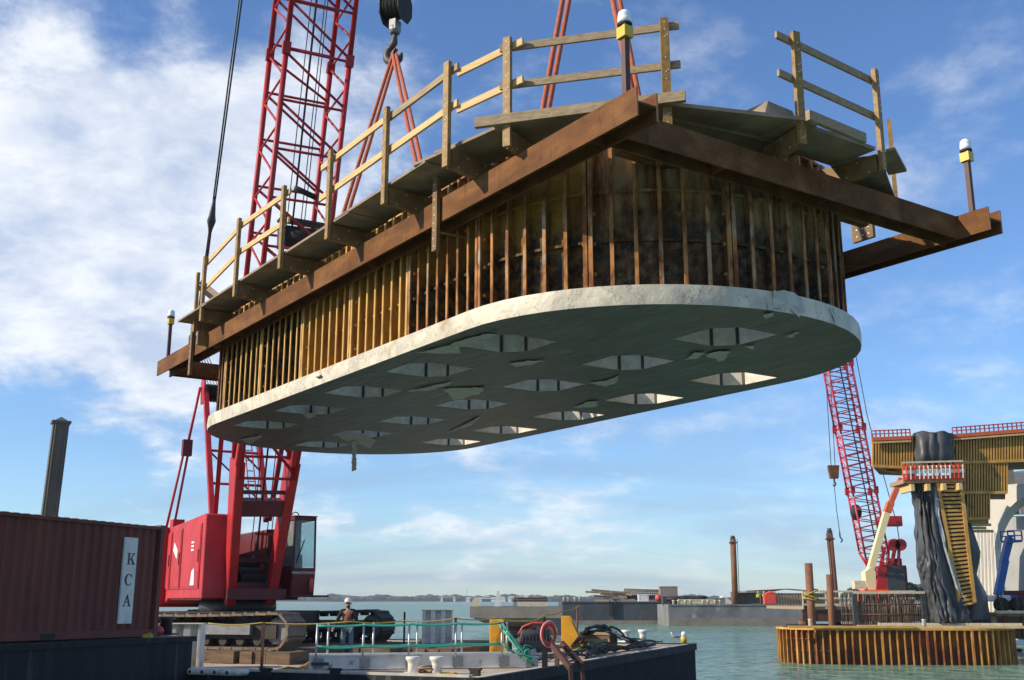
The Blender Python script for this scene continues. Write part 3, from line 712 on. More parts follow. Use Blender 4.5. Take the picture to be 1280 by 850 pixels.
# local: x along d1, y to the left
mb = MB(); mb.prism([(0,.0),(0,DK-.02),(21.6,DK-.02),(21.6,.5),(20.6,-.6),(0,-.6)],(0,0,0),(1,0,0),(0,0,1),(0,26,0)); mb.build('hull', M['hullb'], barge)
mb = MB(); mb.bx(.0,21.6,0,26,DK-.02,DK); mb.build('deck_plate', M['deck'], barge)
mb = MB()
mb.bx(-.06,21.66,-.06,.10,DK-.20,DK+.05); mb.bx(-.06,.10,-.06,26,DK-.30,DK+.05); mb.bx(21.5,21.66,0,26,DK-.2,DK+.05)
mb.build('rub_rail', M['hull'], barge)
mb = MB(); mb.bx(.12,.34,.3,26,DK,DK+.10); mb.bx(.34,21.3,.14,.34,DK,DK+.04); mb.build('coaming', M['deckedge'], barge)
def BL(x, y, z=0): return c0 + d1*x + d2*y + Vector((0,0,z))
def toB(p): v = Vector(p) - c0; return v.dot(d1), v.dot(d2)
# crane mats: rows of squared timbers
CC = Vector((-9.05, 36.95, 0)); MZ = DK + .35
ta = R_(-18); tv = Vector((math.cos(ta), math.sin(ta), 0)); tn = Vector((-tv.y, tv.x, 0))
k = 0; rn = random.Random(5)
def mat_obj(c, L_, Wd, label):
    e = MB(); nb = 4; w = Wd/nb
    for i in range(nb):
        e.box((rn.uniform(-.08,.08), -Wd/2 + w*(i+.5), .17+rn.uniform(-.01,.01)), (L_, w*.95, .33))
    for x in (-L_*.4, 0, L_*.4): e.box((x,0,.345),(.05,Wd*.9,.02))
    o = e.build('crane_mat', M['timber']); o.location = (c.x, c.y, DK); o.rotation_euler.z = ta + math.pi/2 + rn.uniform(-.02,.02)
    tag(o, label, 'timber mat', 'timber mats under the crane tracks'); return o
lab = ['timber mat under the left end of the crane tracks','timber mat beneath the near track, second from its left end','timber mat below the middle of the near track','timber mat under the right end of the near track',
       'timber mat just past the right end of the near track, behind the worker','timber mat in front of the dark far track, right of the worker','timber mat between the far track and the white ribbed block','timber mat furthest right, by the yellow fairlead bracket']
for i in range(8):
    x = -5.2 + i*1.72
    c = CC + tv*(x+.3) + tn*(-.1 if i < 6 else 1.9); mat_obj(c, 8.6 if i < 6 else 6.0, 1.62, lab[i])

# ---------------------------------------------------------------- the red crawler crane
CR = R_(30)
crane = empty('crawler_crane', (CC.x, CC.y, MZ), CR, 'red lattice boom crawler crane on the near barge, boom rising out of view', 'crane')
Cm = Matrix.Translation((CC.x, CC.y, MZ)) @ Matrix.Rotation(CR, 4, 'Z'); Ci = Cm.inverted()
def part(mb, name, mats, parent=None, **k): return mb.build(name, mats, parent or crane, **k)
# tracks, built along local direction
TR = ta - CR
def track(side, Lt=8.0, Wt=1.1, Ht=1.05, root=None, rz=TR, mats=('track','trackd'), n=44):
    R = Matrix.Rotation(rz, 4, 'Z') @ Matrix.Translation((0, side*3.2, 0)); r = Ht/2; ls = Lt/2 - r
    per = 4*ls + 2*math.pi*r; mb = MB(R)
    for i in range(n):
        s = per*i/n
        if s < 2*ls: x, z, t = -ls+s, 0, 0
        elif s < 2*ls+math.pi*r: t = (s-2*ls)/r; x, z = ls+r*math.sin(t), r-r*math.cos(t)
        elif s < 4*ls+math.pi*r: q = s-2*ls-math.pi*r; t = math.pi; x, z = ls-q, 2*r - .07*math.sin(math.pi*q/(2*ls))
        else: t = math.pi+(s-4*ls-math.pi*r)/r; x, z = -ls+r*math.sin(t), r-r*math.cos(t)
        rot = Matrix.Rotation(-t, 3, 'Y'); w = per/n
        up = rot @ Vector((0,0,1)); c = Vector((x,0,z)) + up*.035
        mb.box(c, (w*.93, Wt, .07), rot); mb.box(c - up*.045 + rot@Vector((w*.3,0,0)), (w*.2, Wt*.98, .05), rot)
        mb.box(c + up*.07, (w*.6,.22,.10), rot, 1)
    tr = mb.build('track', [M[mats[0]], M[mats[1]]], root or crane)
    fr = MB(R); fr.bx(-ls,ls,-.28,.28,.30,.72); fr.bx(-ls*.75,ls*.78,-.46,.46,.42,.70,1); fr.build('track_frame', [M['trackd'], M['grey']], tr)
    if root is None:
        for s2, nm in ((-1,'idler_wheel'),(1,'drive_sprocket')):
            w_ = MB(R); w_.lathe([(.30,-.2),(.40,-.16),(.40,.16),(.30,.2)],(s2*ls,0,r),18,(0,1,0)); w_.build(nm, M['grey'], tr)
        for i in range(11):
            w_ = MB(R); w_.lathe([(.13,-.3),(.13,.3)],(-ls+.6+(2*ls-1.2)*i/10,0,.24),10,(0,1,0)); w_.build('roller', M['trackd'], tr)
    return tr
track(-1); t2 = track(1, mats=('trackd','trackd'))
mb = MB(Matrix.Rotation(TR, 4, 'Z')); mb.bx(-1.6,1.6,-2.7,2.7,.35,1.05); mb.bx(-.6,.6,-3.1,3.1,.45,.95); mb.bx(-2.6,2.6,-.5,.5,.5,1.0)
part(mb, 'carbody', M['black'])
mb = MB(); mb.lathe([(1.15,1.0),(1.25,1.1),(1.25,1.3),(1.1,1.42)],(0,0,0),28); part(mb, 'turntable', M['dkgrey'])
# main frame
mb = MB(); mb.bx(-1.55,1.6,-1.3,5.6,1.40,1.62); mb.bx(-.9,1.0,-1.9,-1.2,1.42,1.75); part(mb, 'main_frame', M['dred'])
# machinery house (left)
mb = MB(); X0, X1, Y0_, Y1_, Z0_, Z1_ = -1.62, -.50, -1.55, 4.6, 1.42, 4.08
prof = [(Y0_,Z0_+.02),(Y0_,Z1_-.04),(Y0_+.12,Z1_),(Y1_,Z1_-.25),(Y1_,Z0_-.15),(Y1_-1.3,Z0_-.15),(Y1_-1.7,Z0_+.02)]
mb.prism(prof,(X0,0,0),(0,1,0),(0,0,1),(X1-X0,0,0)); house = part(mb, 'machinery_house', M['redf'], bevel=.03)
for y0, y1, z0, z1 in ((-1.2,1.15,1.75,3.8),(1.3,2.6,1.75,3.75),(2.75,4.3,1.75,3.7)):
    mb = MB(); mb.bx(X0-.03,X0-.001,y0,y1,z0,z1); mb.bx(X0-.045,X0-.03,y0+.06,y1-.06,z0+.06,z1-.06); dd = mb.build('house_door', M['redf'], house)
    mb = MB(); mb.bx(X0-.07,X0-.045,y0+.12,y0+.16,(z0+z1)/2-.2,(z0+z1)/2+.2); mb.build('handle', M['black'], dd)
def decal(poly, m='sign', y=0, z=0, x=X0-.047): 
    mb = MB(); mb.prism(poly,(x,y,z),(0,-1,0),(0,0,1),(-.004,0,0)); mb.build('decal', M[m], house)
decal([(0,0),(.55,-.30),(.62,.0),(.1,.28)], y=2.35, z=3.05); decal([(0,0),(.5,0),(.45,.55),(.15,.45)], y=-.2, z=1.86)
for i in range(3): decal([(0,0),(.34,0),(.34,.06),(0,.06)], y=-.1, z=2.95+.12*i)
decal([(0,0),(.22,0),(.22,.14),(0,.14)], y=4.2, z=2.0)
mb = MB()
for i in range(20): mb.box((X0+.02, Y0_-.004, 1.6+.12*i),(.03,.012,.03))
mb.build('hinge', M['dred'], house)
# counterweight and rear box
mb = MB(); mb.prism([(-1.95,1.15),(1.9,1.15),(1.9,3.75),(-1.95,3.75)],(0,4.62,0),(1,0,0),(0,0,1),(0,1.5,0)); part(mb, 'counterweight', M['red'], bevel=.05)
mb = MB(); mb.bx(-1.85,-1.63,3.3,4.6,1.2,3.9); part(mb, 'counterweight_side', M['red'])
mb = MB(); mb.bx(-1.5,-1.1,3.4,3.9,3.9,4.2); mb.bx(-.9,-.6,1.6,2.0,4.0,4.25); part(mb, 'vent_box', M['red'])
# right house behind the cab
mb = MB(); mb.bx(.95,1.62,.2,4.6,1.42,3.75); part(mb, 'machinery_house', M['dred'], bevel=.03)
mb = MB(); mb.bx(-.5,1.0,1.5,4.4,1.62,2.9); part(mb, 'engine_cover', M['dred'])
for y, z, r in ((.0,2.15,.42),(1.0,2.5,.40),(-.85,2.0,.30)):
    mb = MB(); mb.lathe([(r,-.52),(r,-.48),(r*.72,-.46),(r*.72,.46),(r,.48),(r,.52)],(.25,y,z),20,(1,0,0)); part(mb, 'winch_drum', M['black'])
mb = MB(); mb.bx(-.55,1.05,-1.35,-1.28,1.62,1.95); mb.bx(-.5,1.0,-1.1,-1.0,2.6,2.72); part(mb, 'front_plate', M['dred'])
mb = MB()
for x in (.35,.75): mb.bar((x,-1.2,3.6),(x+.15,-.6,2.2),.07,.1)
mb.bar((.1,-1.2,3.5),(.9,-1.2,3.5),.08,.08); part(mb, 'control_linkage', M['red'])
mb = MB(); mb.lathe([(.07,0),(.07,.35),(.03,.4)],(.55,-1.35,1.63),10); part(mb, 'gas_bottle', M['blue']); mb = MB(); mb.lathe([(.07,0),(.07,.30),(.03,.33)],(.72,-1.37,1.63),10); part(mb, 'gas_bottle', M['white'])
# cab
cab = empty('cab', (0,0,0)); cab.parent = crane
cx0, cx1, cy0, cy1, cz0, cz1 = 1.12, 1.88, -2.1, -.35, 1.55, 4.05
mb = MB(); t = .06
mb.prism([(cy0+.10,cz0),(cy0,cz0+.8),(cy0,cz0+.86),(cy1,cz0+.86),(cy1,cz0)],(cx0,0,0),(0,1,0),(0,0,1),(cx1-cx0,0,0))
mb.bx(cx0,cx1,cy0+.08,cy1,cz1-.12,cz1); mb.bx(cx0-.02,cx1+.02,cy0+.02,cy1,cz1,cz1+.03)
for x in (cx0, cx1-t):
    mb.bx(x,x+t,cy1-.25,cy1,cz0+.8,cz1-.1); mb.bar((x+t/2,cy0+.03,cz0+.8),(x+t/2,cy0+.12,cz1-.1),t,.07)
mb.bx(cx0,cx1,cy1-.06,cy1,cz0+.8,cz1-.1)
mb.build('cab_shell', M['dred'], cab, bevel=.015)
mb = MB(); mb.hexa([(cx0+t,cy0+.02,cz0+.86),(cx1-t,cy0+.02,cz0+.86),(cx1-t,cy0+.04,cz0+.86),(cx0+t,cy0+.04,cz0+.86),(cx0+t,cy0+.10,cz1-.12),(cx1-t,cy0+.10,cz1-.12),(cx1-t,cy0+.12,cz1-.12),(cx0+t,cy0+.12,cz1-.12)])
gl = bpy.data.materials.new('clear_glass'); gl.use_nodes = True; gb = gl.node_tree.nodes['Principled BSDF']; gb.inputs['Base Color'].default_value=(.75,.9,.9,1); gb.inputs['Transmission Weight'].default_value=.85; gb.inputs['Roughness'].default_value=.03; gb.inputs['IOR'].default_value=1.15
M['clear'] = gl
mb.build('windscreen', M['clear'], cab)
mb = MB(); mb.bx(cx1-.03,cx1-.015,cy0+.15,cy1-.28,cz0+.9,cz1-.14); mb.bx(cx0+.015,cx0+.03,cy0+.15,cy1-.28,cz0+.9,cz1-.14); mb.build('side_window', M['clear'], cab)
mb = MB(); mb.bx(1.3,1.7,-1.3,-.75,cz0+.86,cz0+1.2); mb.bx(1.3,1.7,-.85,-.72,cz0+1.2,cz0+1.85); mb.bx(1.4,1.55,-1.7,-1.55,cz0+.86,cz0+1.3); mb.build('seat', M['black'], cab)
mb = MB(); mb.bar((cx0+.1,cy0+.0,cz0+1.0),(cx0+.35,cy0+.03,cz0+1.75),.02,.03); mb.build('wiper', M['black'], cab)
mb = MB(); mb.bx(cx0-.1,cx1+.35,cy0-.35,cy1,cz0-.06,cz0); mb.build('cab_step', M['dred'], cab)
mb = MB(); mb.lathe([(.07,0),(.07,.36),(.03,.42)],(cx0+.62,cy0-.03,cz0+.12),10); mb.build('fire_extinguisher', M['lifered'], cab)
mb = MB(); mb.tube([(cx0+.1+.12*math.cos(a*.5),cy0+.3,cz1+.03+.12*math.sin(a*.5)) for a in range(7)],.018,6); mb.build('grab_loop', M['black'], cab)
def text_obj(s, size, loc, rot, m, parent, name='lettering', ext=.004, spacing=1.1):
    cu = bpy.data.curves.new('t','FONT'); cu.body = s; cu.size = size; cu.extrude = ext; cu.align_x = 'CENTER'; cu.align_y='CENTER'; cu.space_character = spacing
    t = bpy.data.objects.new('t', cu); col.objects.link(t); dg = bpy.context.evaluated_depsgraph_get(); me = bpy.data.meshes.new_from_object(t.evaluated_get(dg))
    bpy.data.objects.remove(t); me.materials.clear(); me.materials.append(M[m]); o = bpy.data.objects.new(name, me); col.objects.link(o); o.location = loc; o.rotation_euler = rot; o.parent = parent; return o
text_obj('MANITOWOC', .12, ((cx0+cx1)/2, cy0-.004, cz0+.70), (R_(86),0,0), 'sign', cab)
# lattice boom
def lattice(mb, p0, p1, w0, h0, w1, h1, Wd, n, rc, rl, mi=0, rear=True, zig=True, start=0):
    """four chords from p0 to p1, section w x h, laced with n panels"""
    D = (p1-p0); dn = D.normalized(); Wv = (Wd - dn*Wd.dot(dn)).normalized(); Hv = Wv.cross(dn)   # Hv points to the underside/front
    def corner(f, sx, sy): return p0 + D*f + Wv*sx*(w0+(w1-w0)*f)/2 + Hv*sy*(h0+(h1-h0)*f)/2
    for sx in (-1,1):
        for sy in (-1,1): mb.tube([corner(0,sx,sy), corner(1,sx,sy)], rc, 8, mi)
    for i in range(n):
        f0, f1 = i/n, (i+1)/n; fm = (f0+f1)/2
        for sy, o in ((1,0),(-1,.25/n)):
            mb.tube([corner(min(f0+o,1),-1,sy), corner(min(f0+o,1),1,sy)], rl, 6, mi)
            mb.tube([corner(min(f1+o-.04/n,1),-1,sy), corner(min(f0+o+.06/n,1),1,sy)], rl, 6, mi)
        for sx in (-1,1):
            mb.tube([corner(f0,sx,-1), corner(fm,sx,1)], rl*.9, 6, mi); mb.tube([corner(fm,sx,1), corner(f1,sx,-1)], rl*.9, 6, mi)
    return corner
# boom foot and tip in local coordinates
foot = Ci @ Vector((-8.32, 35.6, CAMH+.10)); tipw = Vector((P1.x-.2, P1.y+.8, CAMH+44.5)); tip = Ci @ tipw
bd = (tip-foot).normalized(); bl = (tip-foot).length
A0 = foot + bd*3.9; A1 = foot + bd*8.2
Wx = Vector((1,0,0))
boom = empty('boom', (0,0,0)); boom.parent = crane
mb = MB(); lattice(mb, A0, A1, 1.75, .75, 2.0, 1.75, Wx, 2, .085, .05); mb.build('boom_butt', M['red'], boom)
nseg = 4; rest = bl - 8.2 - 3
for k in range(nseg):
    q0 = foot + bd*(8.2 + rest*k/nseg); q1 = foot + bd*(8.2 + rest*(k+1)/nseg - .04); npan = 6
    mb = MB(); cf = lattice(mb, q0, q1, 2.0, 1.75, 2.0, 1.75, Wx, npan, .085, .042)
    for sx in (-1,1):
        for sy in (-1,1):
            mb.bar(cf(0,sx,sy)-bd*.16, cf(0,sx,sy)+bd*.2, .24, .22)
    mb.build('boom_section', M['red'], boom)
mb = MB(); lattice(mb, foot+bd*(bl-3), tip, 2.0, 1.75, 1.0, .9, Wx, 3, .075, .04); mb.build('boom_tip', M['red'], boom)
# solid legs of the butt
for sx in (-1,1):
    mb = MB(); Wv = (Wx - bd*Wx.dot(bd)).normalized(); Hv = Wv.cross(bd)
    def cr(f, sxx, sy, h): return foot + bd*f + Wv*(sx*(.66+.052*f) + sxx*.15) + Hv*sy*h
    P = [cr(-.25,-1,-1,.16),cr(-.25,1,-1,.16),cr(-.25,1,1,.16),cr(-.25,-1,1,.16),cr(4.4,-1,-1,.42),cr(4.4,1,-1,.42),cr(4.4,1,1,.42),cr(4.4,-1,1,.42)]
    mb.hexa(P); 
    lo = [cr(4.38,-1,1,.42),cr(4.38,-.1,1,.42),cr(4.38,-.1,.7,.42),cr(4.38,-1,.7,.42)]; 
    mb.bar(cr(4.3,-.6,1,.38), A1 + Wv*sx*.9 + Hv*.8, .20,.20)
    mb.build('boom_leg', M['red'], boom, bevel=.03)
mb = MB(); mb.bar(foot+bd*2.9-Wv*.72, foot+bd*2.9+Wv*.72, .5, .5, up=tuple(Hv)); mb.bar(foot+bd*3.4-Wv*.8+Hv*.1, foot+bd*3.4+Wv*.8+Hv*.1, .12,.12); mb.build('boom_cross_plate', M['dred'], boom)
# small winch cradle and stop inside the boom
q = foot + bd*11.5 + Vector((.25,0,0))
mb = MB(); mb.lathe([(.36,-.55),(.36,.55)], q + Hv*.2 + Wv*.1, 18, tuple(Wv)); mb.build('boom_winch', M['black'], boom)
mb = MB(); mb.box(q + bd*.5 + Wv*.1, (1.5,.5,.06)); mb.box(q + bd*.1 - Wv*.6 + Hv*.2, (.06,.6,.9)); mb.build('winch_cradle', M['dkgrey'], boom)
mb = MB(); mb.tube([foot+bd*13.0+Wv*-.2+Hv*.6, foot+bd*12.8+Wv*.5+Hv*.6], .09, 10); mb.build('boom_light_bar', M['black'], boom)
# ropes along the boom
mb = MB()
for x, y in ((-.38,.15),(-.02,.1),(.04,.1),(.02,-.2),(.55,.2),(.85,-.2)):
    mb.tube([foot+bd*1.5+Wv*x*.5+Hv*.1, tip+Wv*x*.4+Hv*y], .016, 5)
mb.build('hoist_line', M['rope'], crane)
# mast and pendants
mt = Vector((-.62,3.6,9.0)); mf = Vector((-1.0,.1,4.05)); mast = empty('gantry_mast', (0,0,0)); mast.parent = crane
mr_ = mt + Vector((1.85,0,0)); mfr = mf + Vector((1.85,0,0))
mb = MB()
mb.bar(mf, mt, .17, .26); mb.bar(mfr, mr_, .17, .26)
for f in (.25,.5,.75): mb.tube([mf.lerp(mt,f), mfr.lerp(mr_,f)], .05, 6)
mb.tube([mf.lerp(mt,.78), mfr.lerp(mr_,.35)], .035, 6); mb.tube([mf.lerp(mt,.5), mfr.lerp(mr_,.1)], .035, 6)
mb.build('mast_leg', M['red'], mast)
mb = MB(); mb.prism([(-.22,-.5),(.15,-.55),(.28,.25),(.12,.62),(-.1,.62),(-.25,.2)],mt+Vector((-.12,0,0)),(0,1,0),(0,0,1),(.06,0,0)); mb.prism([(-.22,-.5),(.15,-.55),(.28,.25),(.12,.62),(-.1,.62),(-.25,.2)],mt+Vector((.55,0,0)),(0,1,0),(0,0,1),(.06,0,0))
mb.bar(mt+Vector((-.1,0,.5)), mt+Vector((2.0,0,.5)), .1,.1); mb.build('mast_head', M['red'], mast)
for i in range(5):
    mb = MB(); mb.lathe([(.34,-.04),(.27,-.015),(.27,.015),(.34,.04)], mt+Vector((.08+i*.11,.05,-.1)), 18, (1,0,0)); mb.build('sheave', M['black'], mast)
for sx in (0, 1.85):
    mb = MB(); mb.bar(mf+Vector((.1+sx,.0,0)), foot+bd*7.6+Vector((-1.3+sx*1.2,.9,0)), .15,.15); mb.build('boom_stop', M['red'], mast)
mb = MB(); a_ = mt+Vector((-.18,.1,.1)); b_ = Vector((-1.3,4.9,3.8))
md = a_.lerp(b_,.42); mb.tube([a_, md], .055, 6); mb.tube([md+Vector((.08,0,0)), b_+Vector((.15,0,0))], .05, 6); mb.tube([md-Vector((.08,0,0)), b_-Vector((.12,0,0))], .05, 6); mb.build('backhitch', M['redf'], mast)
mb = MB(); mb.box(md, (.34,.25,.6)); mb.build('backhitch_block', M['dred'], mast)
mb = MB()
for i in range(7): mb.tube([mf.lerp(mt,.2+.08*i)+Vector((1.55,0,0)), mf.lerp(mt,.2+.08*i)+Vector((1.3,0,0))], .02, 5)
for k in (1.55,1.3): mb.tube([mf+Vector((k,0,.2)), mf.lerp(mt,.75)+Vector((k,0,0))], .025, 5)
mb.build('mast_ladder', M['red'], mast)
mb = MB(); eq = Ci @ W(247,425,Y=38.5)
for i in range(5): mb.tube([mt+Vector((.1+i*.11,0,.2)), eq+Vector((-.2+.1*i,0,-.1))], .014, 5)
mb.box(eq,(.6,.2,.3))
mb.build('suspension_rope', M['rope'], crane)
# long pendant with its turnbuckle on the left of the boom
pa = Ci @ W(245.5,420, Y=38.5); pb_dir = Ci @ W(300.5,0, Y=31.0)
mb = MB(); e_ = pa + (pb_dir-pa)*1.35
for s in (-1,1): mb.tube([pa+Vector((s*.05,0,0)), pa+(pb_dir-pa)*.36+Vector((s*.03,0,0)), e_+Vector((s*.05,0,0))], .028, 6)
pd = mb.build('pendant', M['rope'], crane)
mb = MB(); j = pa+(pb_dir-pa)*.375; dv=(pb_dir-pa).normalized(); mb.tube([j-dv*.5, j-dv*.3, j-dv*.1, j, j+dv*.2, j+dv*.9], [.05,.08,.13,.15,.11,.04], 10); mb.build('turnbuckle', M['dkgrey'], pd)
mb = MB(); mb.tube([j-dv*1.9, j-dv*.5], .05, 6); mb.build('pendant_link', M['dred'], pd)

# ---------------------------------------------------------------- container, its barge, pile
kp = W(212,657, Y=27.0); kb = W(196,795, Y=27.0)
# container far top corner at photo (212,655), near end runs off the left edge
ck = kb.z; ch = (kp.z-kb.z)
kd = Vector((.375,.927,0)).normalized(); kn = Vector((-kd.y, kd.x, 0))
scn = ch/2.59
cont = empty('shipping_container', (kb.x, kb.y, ck), math.atan2(kd.y, kd.x), 'dark maroon corrugated shipping container with a white lettered board near its end', 'container')
cont.rotation_euler = (0, R_(.3), math.atan2(kd.y, kd.x))
CL = -12.2
mb = MB(); n = 44*3; H_ = ch
# corrugated long side (y=0 side faces the camera), profile along x
def corr(x0, x1, y, z0, z1, per=.28, dep=.045):
    xs = []; x = x0
    while x < x1-.001:
        xs += [(x,0),(x+per*.26,0),(x+per*.5,dep),(x+per*.76,dep)]; x += per
    xs.append((x1,0)); m_ = MB()
    V = []
    for a,b in xs: V += [(a,y+b,z0),(a,y+b,z1)]
    m_.add(V, [(2*i,2*i+2,2*i+3,2*i+1) for i in range(len(xs)-1)]); return m_
mb = corr(CL+.1, -.14, .05, .16, H_-.12); mb.build('side_wall', M['container'], cont)
mb = MB(); mb.bx(CL,0,2.40,2.43,.1,H_-.05); mb.bx(CL,0,.1,2.4,H_-.09,H_-.06); mb.bx(CL,-.02,.06,2.4,.12,.15); mb.build('shell', M['container'], cont)
for i in range(30):
    pass
mb = MB(); x = CL
while x < -.2: mb.bx(x,x+.14,.05,2.4,H_-.075,H_-.03); x += .28
mb.build('roof', M['container'], cont)
mb = MB(); mb.bx(CL,0,-.0,.07,0,.16); mb.bx(CL,0,0,.07,H_-.12,H_-.045); mb.bx(-.14,0,-.01,.13,0,H_); mb.bx(-.14,0,2.3,2.44,0,H_); mb.bx(-.06,0,.1,2.4,H_-.12,H_); mb.bx(-.06,0,.1,2.4,0,.16); mb.build('frame', M['container'], cont)
mb = MB(); mb.bx(-.05,-.01,.12,2.3,.16,H_-.12); 
for y in (.5,.9,1.6,2.0): mb.bar((.02,y,.2),(.02,y,H_-.2),.04,.04)
mb.build('door', M['container'], cont)
for x in (-.17,CL): 
    for z in (0,H_-.118):
        for y in (-.018,2.28):
            mb = MB(); mb.bx(x+ (0 if x<-1 else 0),x+.178,y,y+.165,z,z+.118); mb.build('corner_casting', M['dkgrey'], cont)
for x in (-3.65,-6.0): 
    mb = MB(); mb.bx(x,x+.4,-.012,.02,.02,.13); mb.build('forklift_pocket', M['black'], cont)
# lettered board
mb = MB(); sx0, sx1, sz0, sz1 = -1.36, -.92, .30*H_/2.59, 2.24*H_/2.59; mb.bx(sx0,sx1,.0,.045,sz0,sz1); board_ = mb.build('sign_board', M['sign'], cont)
def letter(polys, cx, cz, s, name='letter'):
    mb = MB()
    for p in polys: mb.prism([(cx+x*s, cz+y*s) for x,y in p], (0,-.004,0), (1,0,0), (0,0,1), (0,.006,0))
    mb.build(name, M['letter'], board_)
Kp = [[(-.5,-.5),(-.08,-.5),(-.08,-.44),(-.18,-.42),(-.18,.42),(-.08,.44),(-.08,.5),(-.5,.5),(-.5,.44),(-.4,.42),(-.4,-.42),(-.5,-.44)],
      [(-.19,-.10),(.22,.42),(.10,.44),(.10,.5),(.5,.5),(.5,.44),(.38,.42),(-.02,-.02),(-.19,-.19)],
      [(-.08,.02),(.06,.16),(.46,-.42),(.56,-.44),(.56,-.5),(.06,-.5),(.06,-.44),(.18,-.42)]]
def arcp(r0x,r0y,r1x,r1y,a0,a1,ox=0,n=16):
    o = [(r0x*math.cos(R_(a0+(a1-a0)*i/n)), r0y*math.sin(R_(a0+(a1-a0)*i/n))) for i in range(n+1)]
    q = [(ox+r1x*math.cos(R_(a0+(a1-a0)*i/n)), r1y*math.sin(R_(a0+(a1-a0)*i/n))) for i in range(n+1)]
    P = []
    for i in range(n): P.append([o[i],o[i+1],q[i+1],q[i]])
    return P
Cp = arcp(.50,.52,.28,.45,40,320,.04) + [[(.36,.14),(.42,.14),(.42,.48),(.36,.48)]]
Ap = [[(-.06,.52),(.08,.52),(.44,-.42),(.54,-.44),(.54,-.5),(.08,-.5),(.08,-.44),(.20,-.42),(-.02,.24)],
      [(-.02,.36),(.02,.28),(-.28,-.42),(-.16,-.44),(-.16,-.5),(-.52,-.5),(-.52,-.44),(-.40,-.42),(-.06,.40)],[(-.22,-.17),(.16,-.17),(.13,-.09),(-.19,-.09)]]
mx_ = (sx0+sx1)/2; hs = (sz1-sz0)
letter(Kp, mx_+.03, sz0+hs*.75, hs*.135); letter(Cp, mx_, sz0+hs*.505, hs*.135); letter(Ap, mx_, sz0+hs*.265, hs*.135)
# dark barge under it
bt = kb.z - .02
bp_ = W(243,797, Y=27.6)
db = empty('container_barge', (bp_.x, bp_.y, 0), math.atan2(kd.y, kd.x), 'dark blue grey barge with streaked side beneath the maroon container', 'barge')
mb = MB(); mb.prism([(-40,-.5),(-40,bt-.02),(0,bt-.02),(0,-.5)],(0,0,0),(1,0,0),(0,0,1),(0,12,0)); mb.build('hull', M['hull'], db, bevel=.06)
mb = MB(); mb.bx(-40,.03,-.05,0.0,bt-.12,bt); mb.bx(-40,0.03,-.05,.0,bt-1.15,bt-1.07); mb.build('rub_rail', M['hull'], db)
mb = MB(); mb.bx(-40,-.02,.02,12,bt-.02,bt); mb.build('deck_plate', M['dkgrey'], db)
# kb relative: push the container off the barge edge a little is fine; small things by its end
e_ = W(207,790,Y=28.5); 
mb = MB(); mb.lathe([(.16,0),(.15,.35),(.22,.38),(.22,.45)],(0,0,0),14); mb.box((0,0,.02),(.5,.5,.04)); o = mb.build('mooring_bitt', M['dkgrey']); o.location = (e_.x, e_.y, bt); tag(o, 'dark mooring post at the end of the maroon container', 'bollard')
e_ = W(195,790,Y=27.2); mb = MB(); mb.ball((0,0,.13),.14,(1,1,.9)); o = mb.build('mooring_buoy', M['lifered']); o.location = (e_.x+.05, e_.y, bt); tag(o, 'small dark red float on the barge at the container corner', 'float')
e_ = W(185,793,Y=26.6); mb = MB(); mb.box((0,0,.04),(.2,.12,.08)); mb.lathe([(.03,.0),(.03,.03)],(.04,0,.08),8); o = mb.build('yellow_block', M['yellowlamp']); o.location = (e_.x, e_.y, bt); tag(o, 'small yellow block beside the container base', 'block')
# dark box pile with pyramid cap
bpile = W(66,640,Y=44); tpile = W(76,530,Y=44)
pl = empty('box_pile', (bpile.x-.35, bpile.y, -1), 0, 'green grey box pile with a pyramid cap behind the container', 'pile')
w = .60; mb = MB(); zt = tpile.z+1; zb = 0; lx = (tpile.x-bpile.x+.35)
rot = R_(28)
def sec(z, k=1): 
    x = lx*z/zt*1.0
    return [Vector((x,0,z)) + Matrix.Rotation(rot,3,'Z')@Vector((a*w/2*k,b*w/2*k,0)) for a,b in ((-1,-1),(1,-1),(1,1),(-1,1))]
mb.hexa(sec(0)+sec(zt)); mb.build('pile_shaft', M['gpile'], pl)
mb = MB(); n_=Matrix.Rotation(rot,3,'Z')
for k in (-1,1): mb.bar(sec(0)[0].lerp(sec(0)[1],.5+.34*k)+n_@Vector((0,-.02,0)), sec(zt)[0].lerp(sec(zt)[1],.5+.34*k)+n_@Vector((0,-.02,0)), .06,.05)
mb.build('corner_seam', M['gpile'], pl)
mb = MB(); a = sec(zt,1.22); b_ = [p+Vector((0,0,.10)) for p in a]; mb.hexa(a+b_); ap = Vector((lx,0,zt+.30)); bb = [p+Vector((0,0,.10)) for p in sec(zt,.9)]
mb.add(bb+[ap],[(0,1,4),(1,2,4),(2,3,4),(3,0,4)]); mb.build('pyramid_cap', M['gpile'], pl)
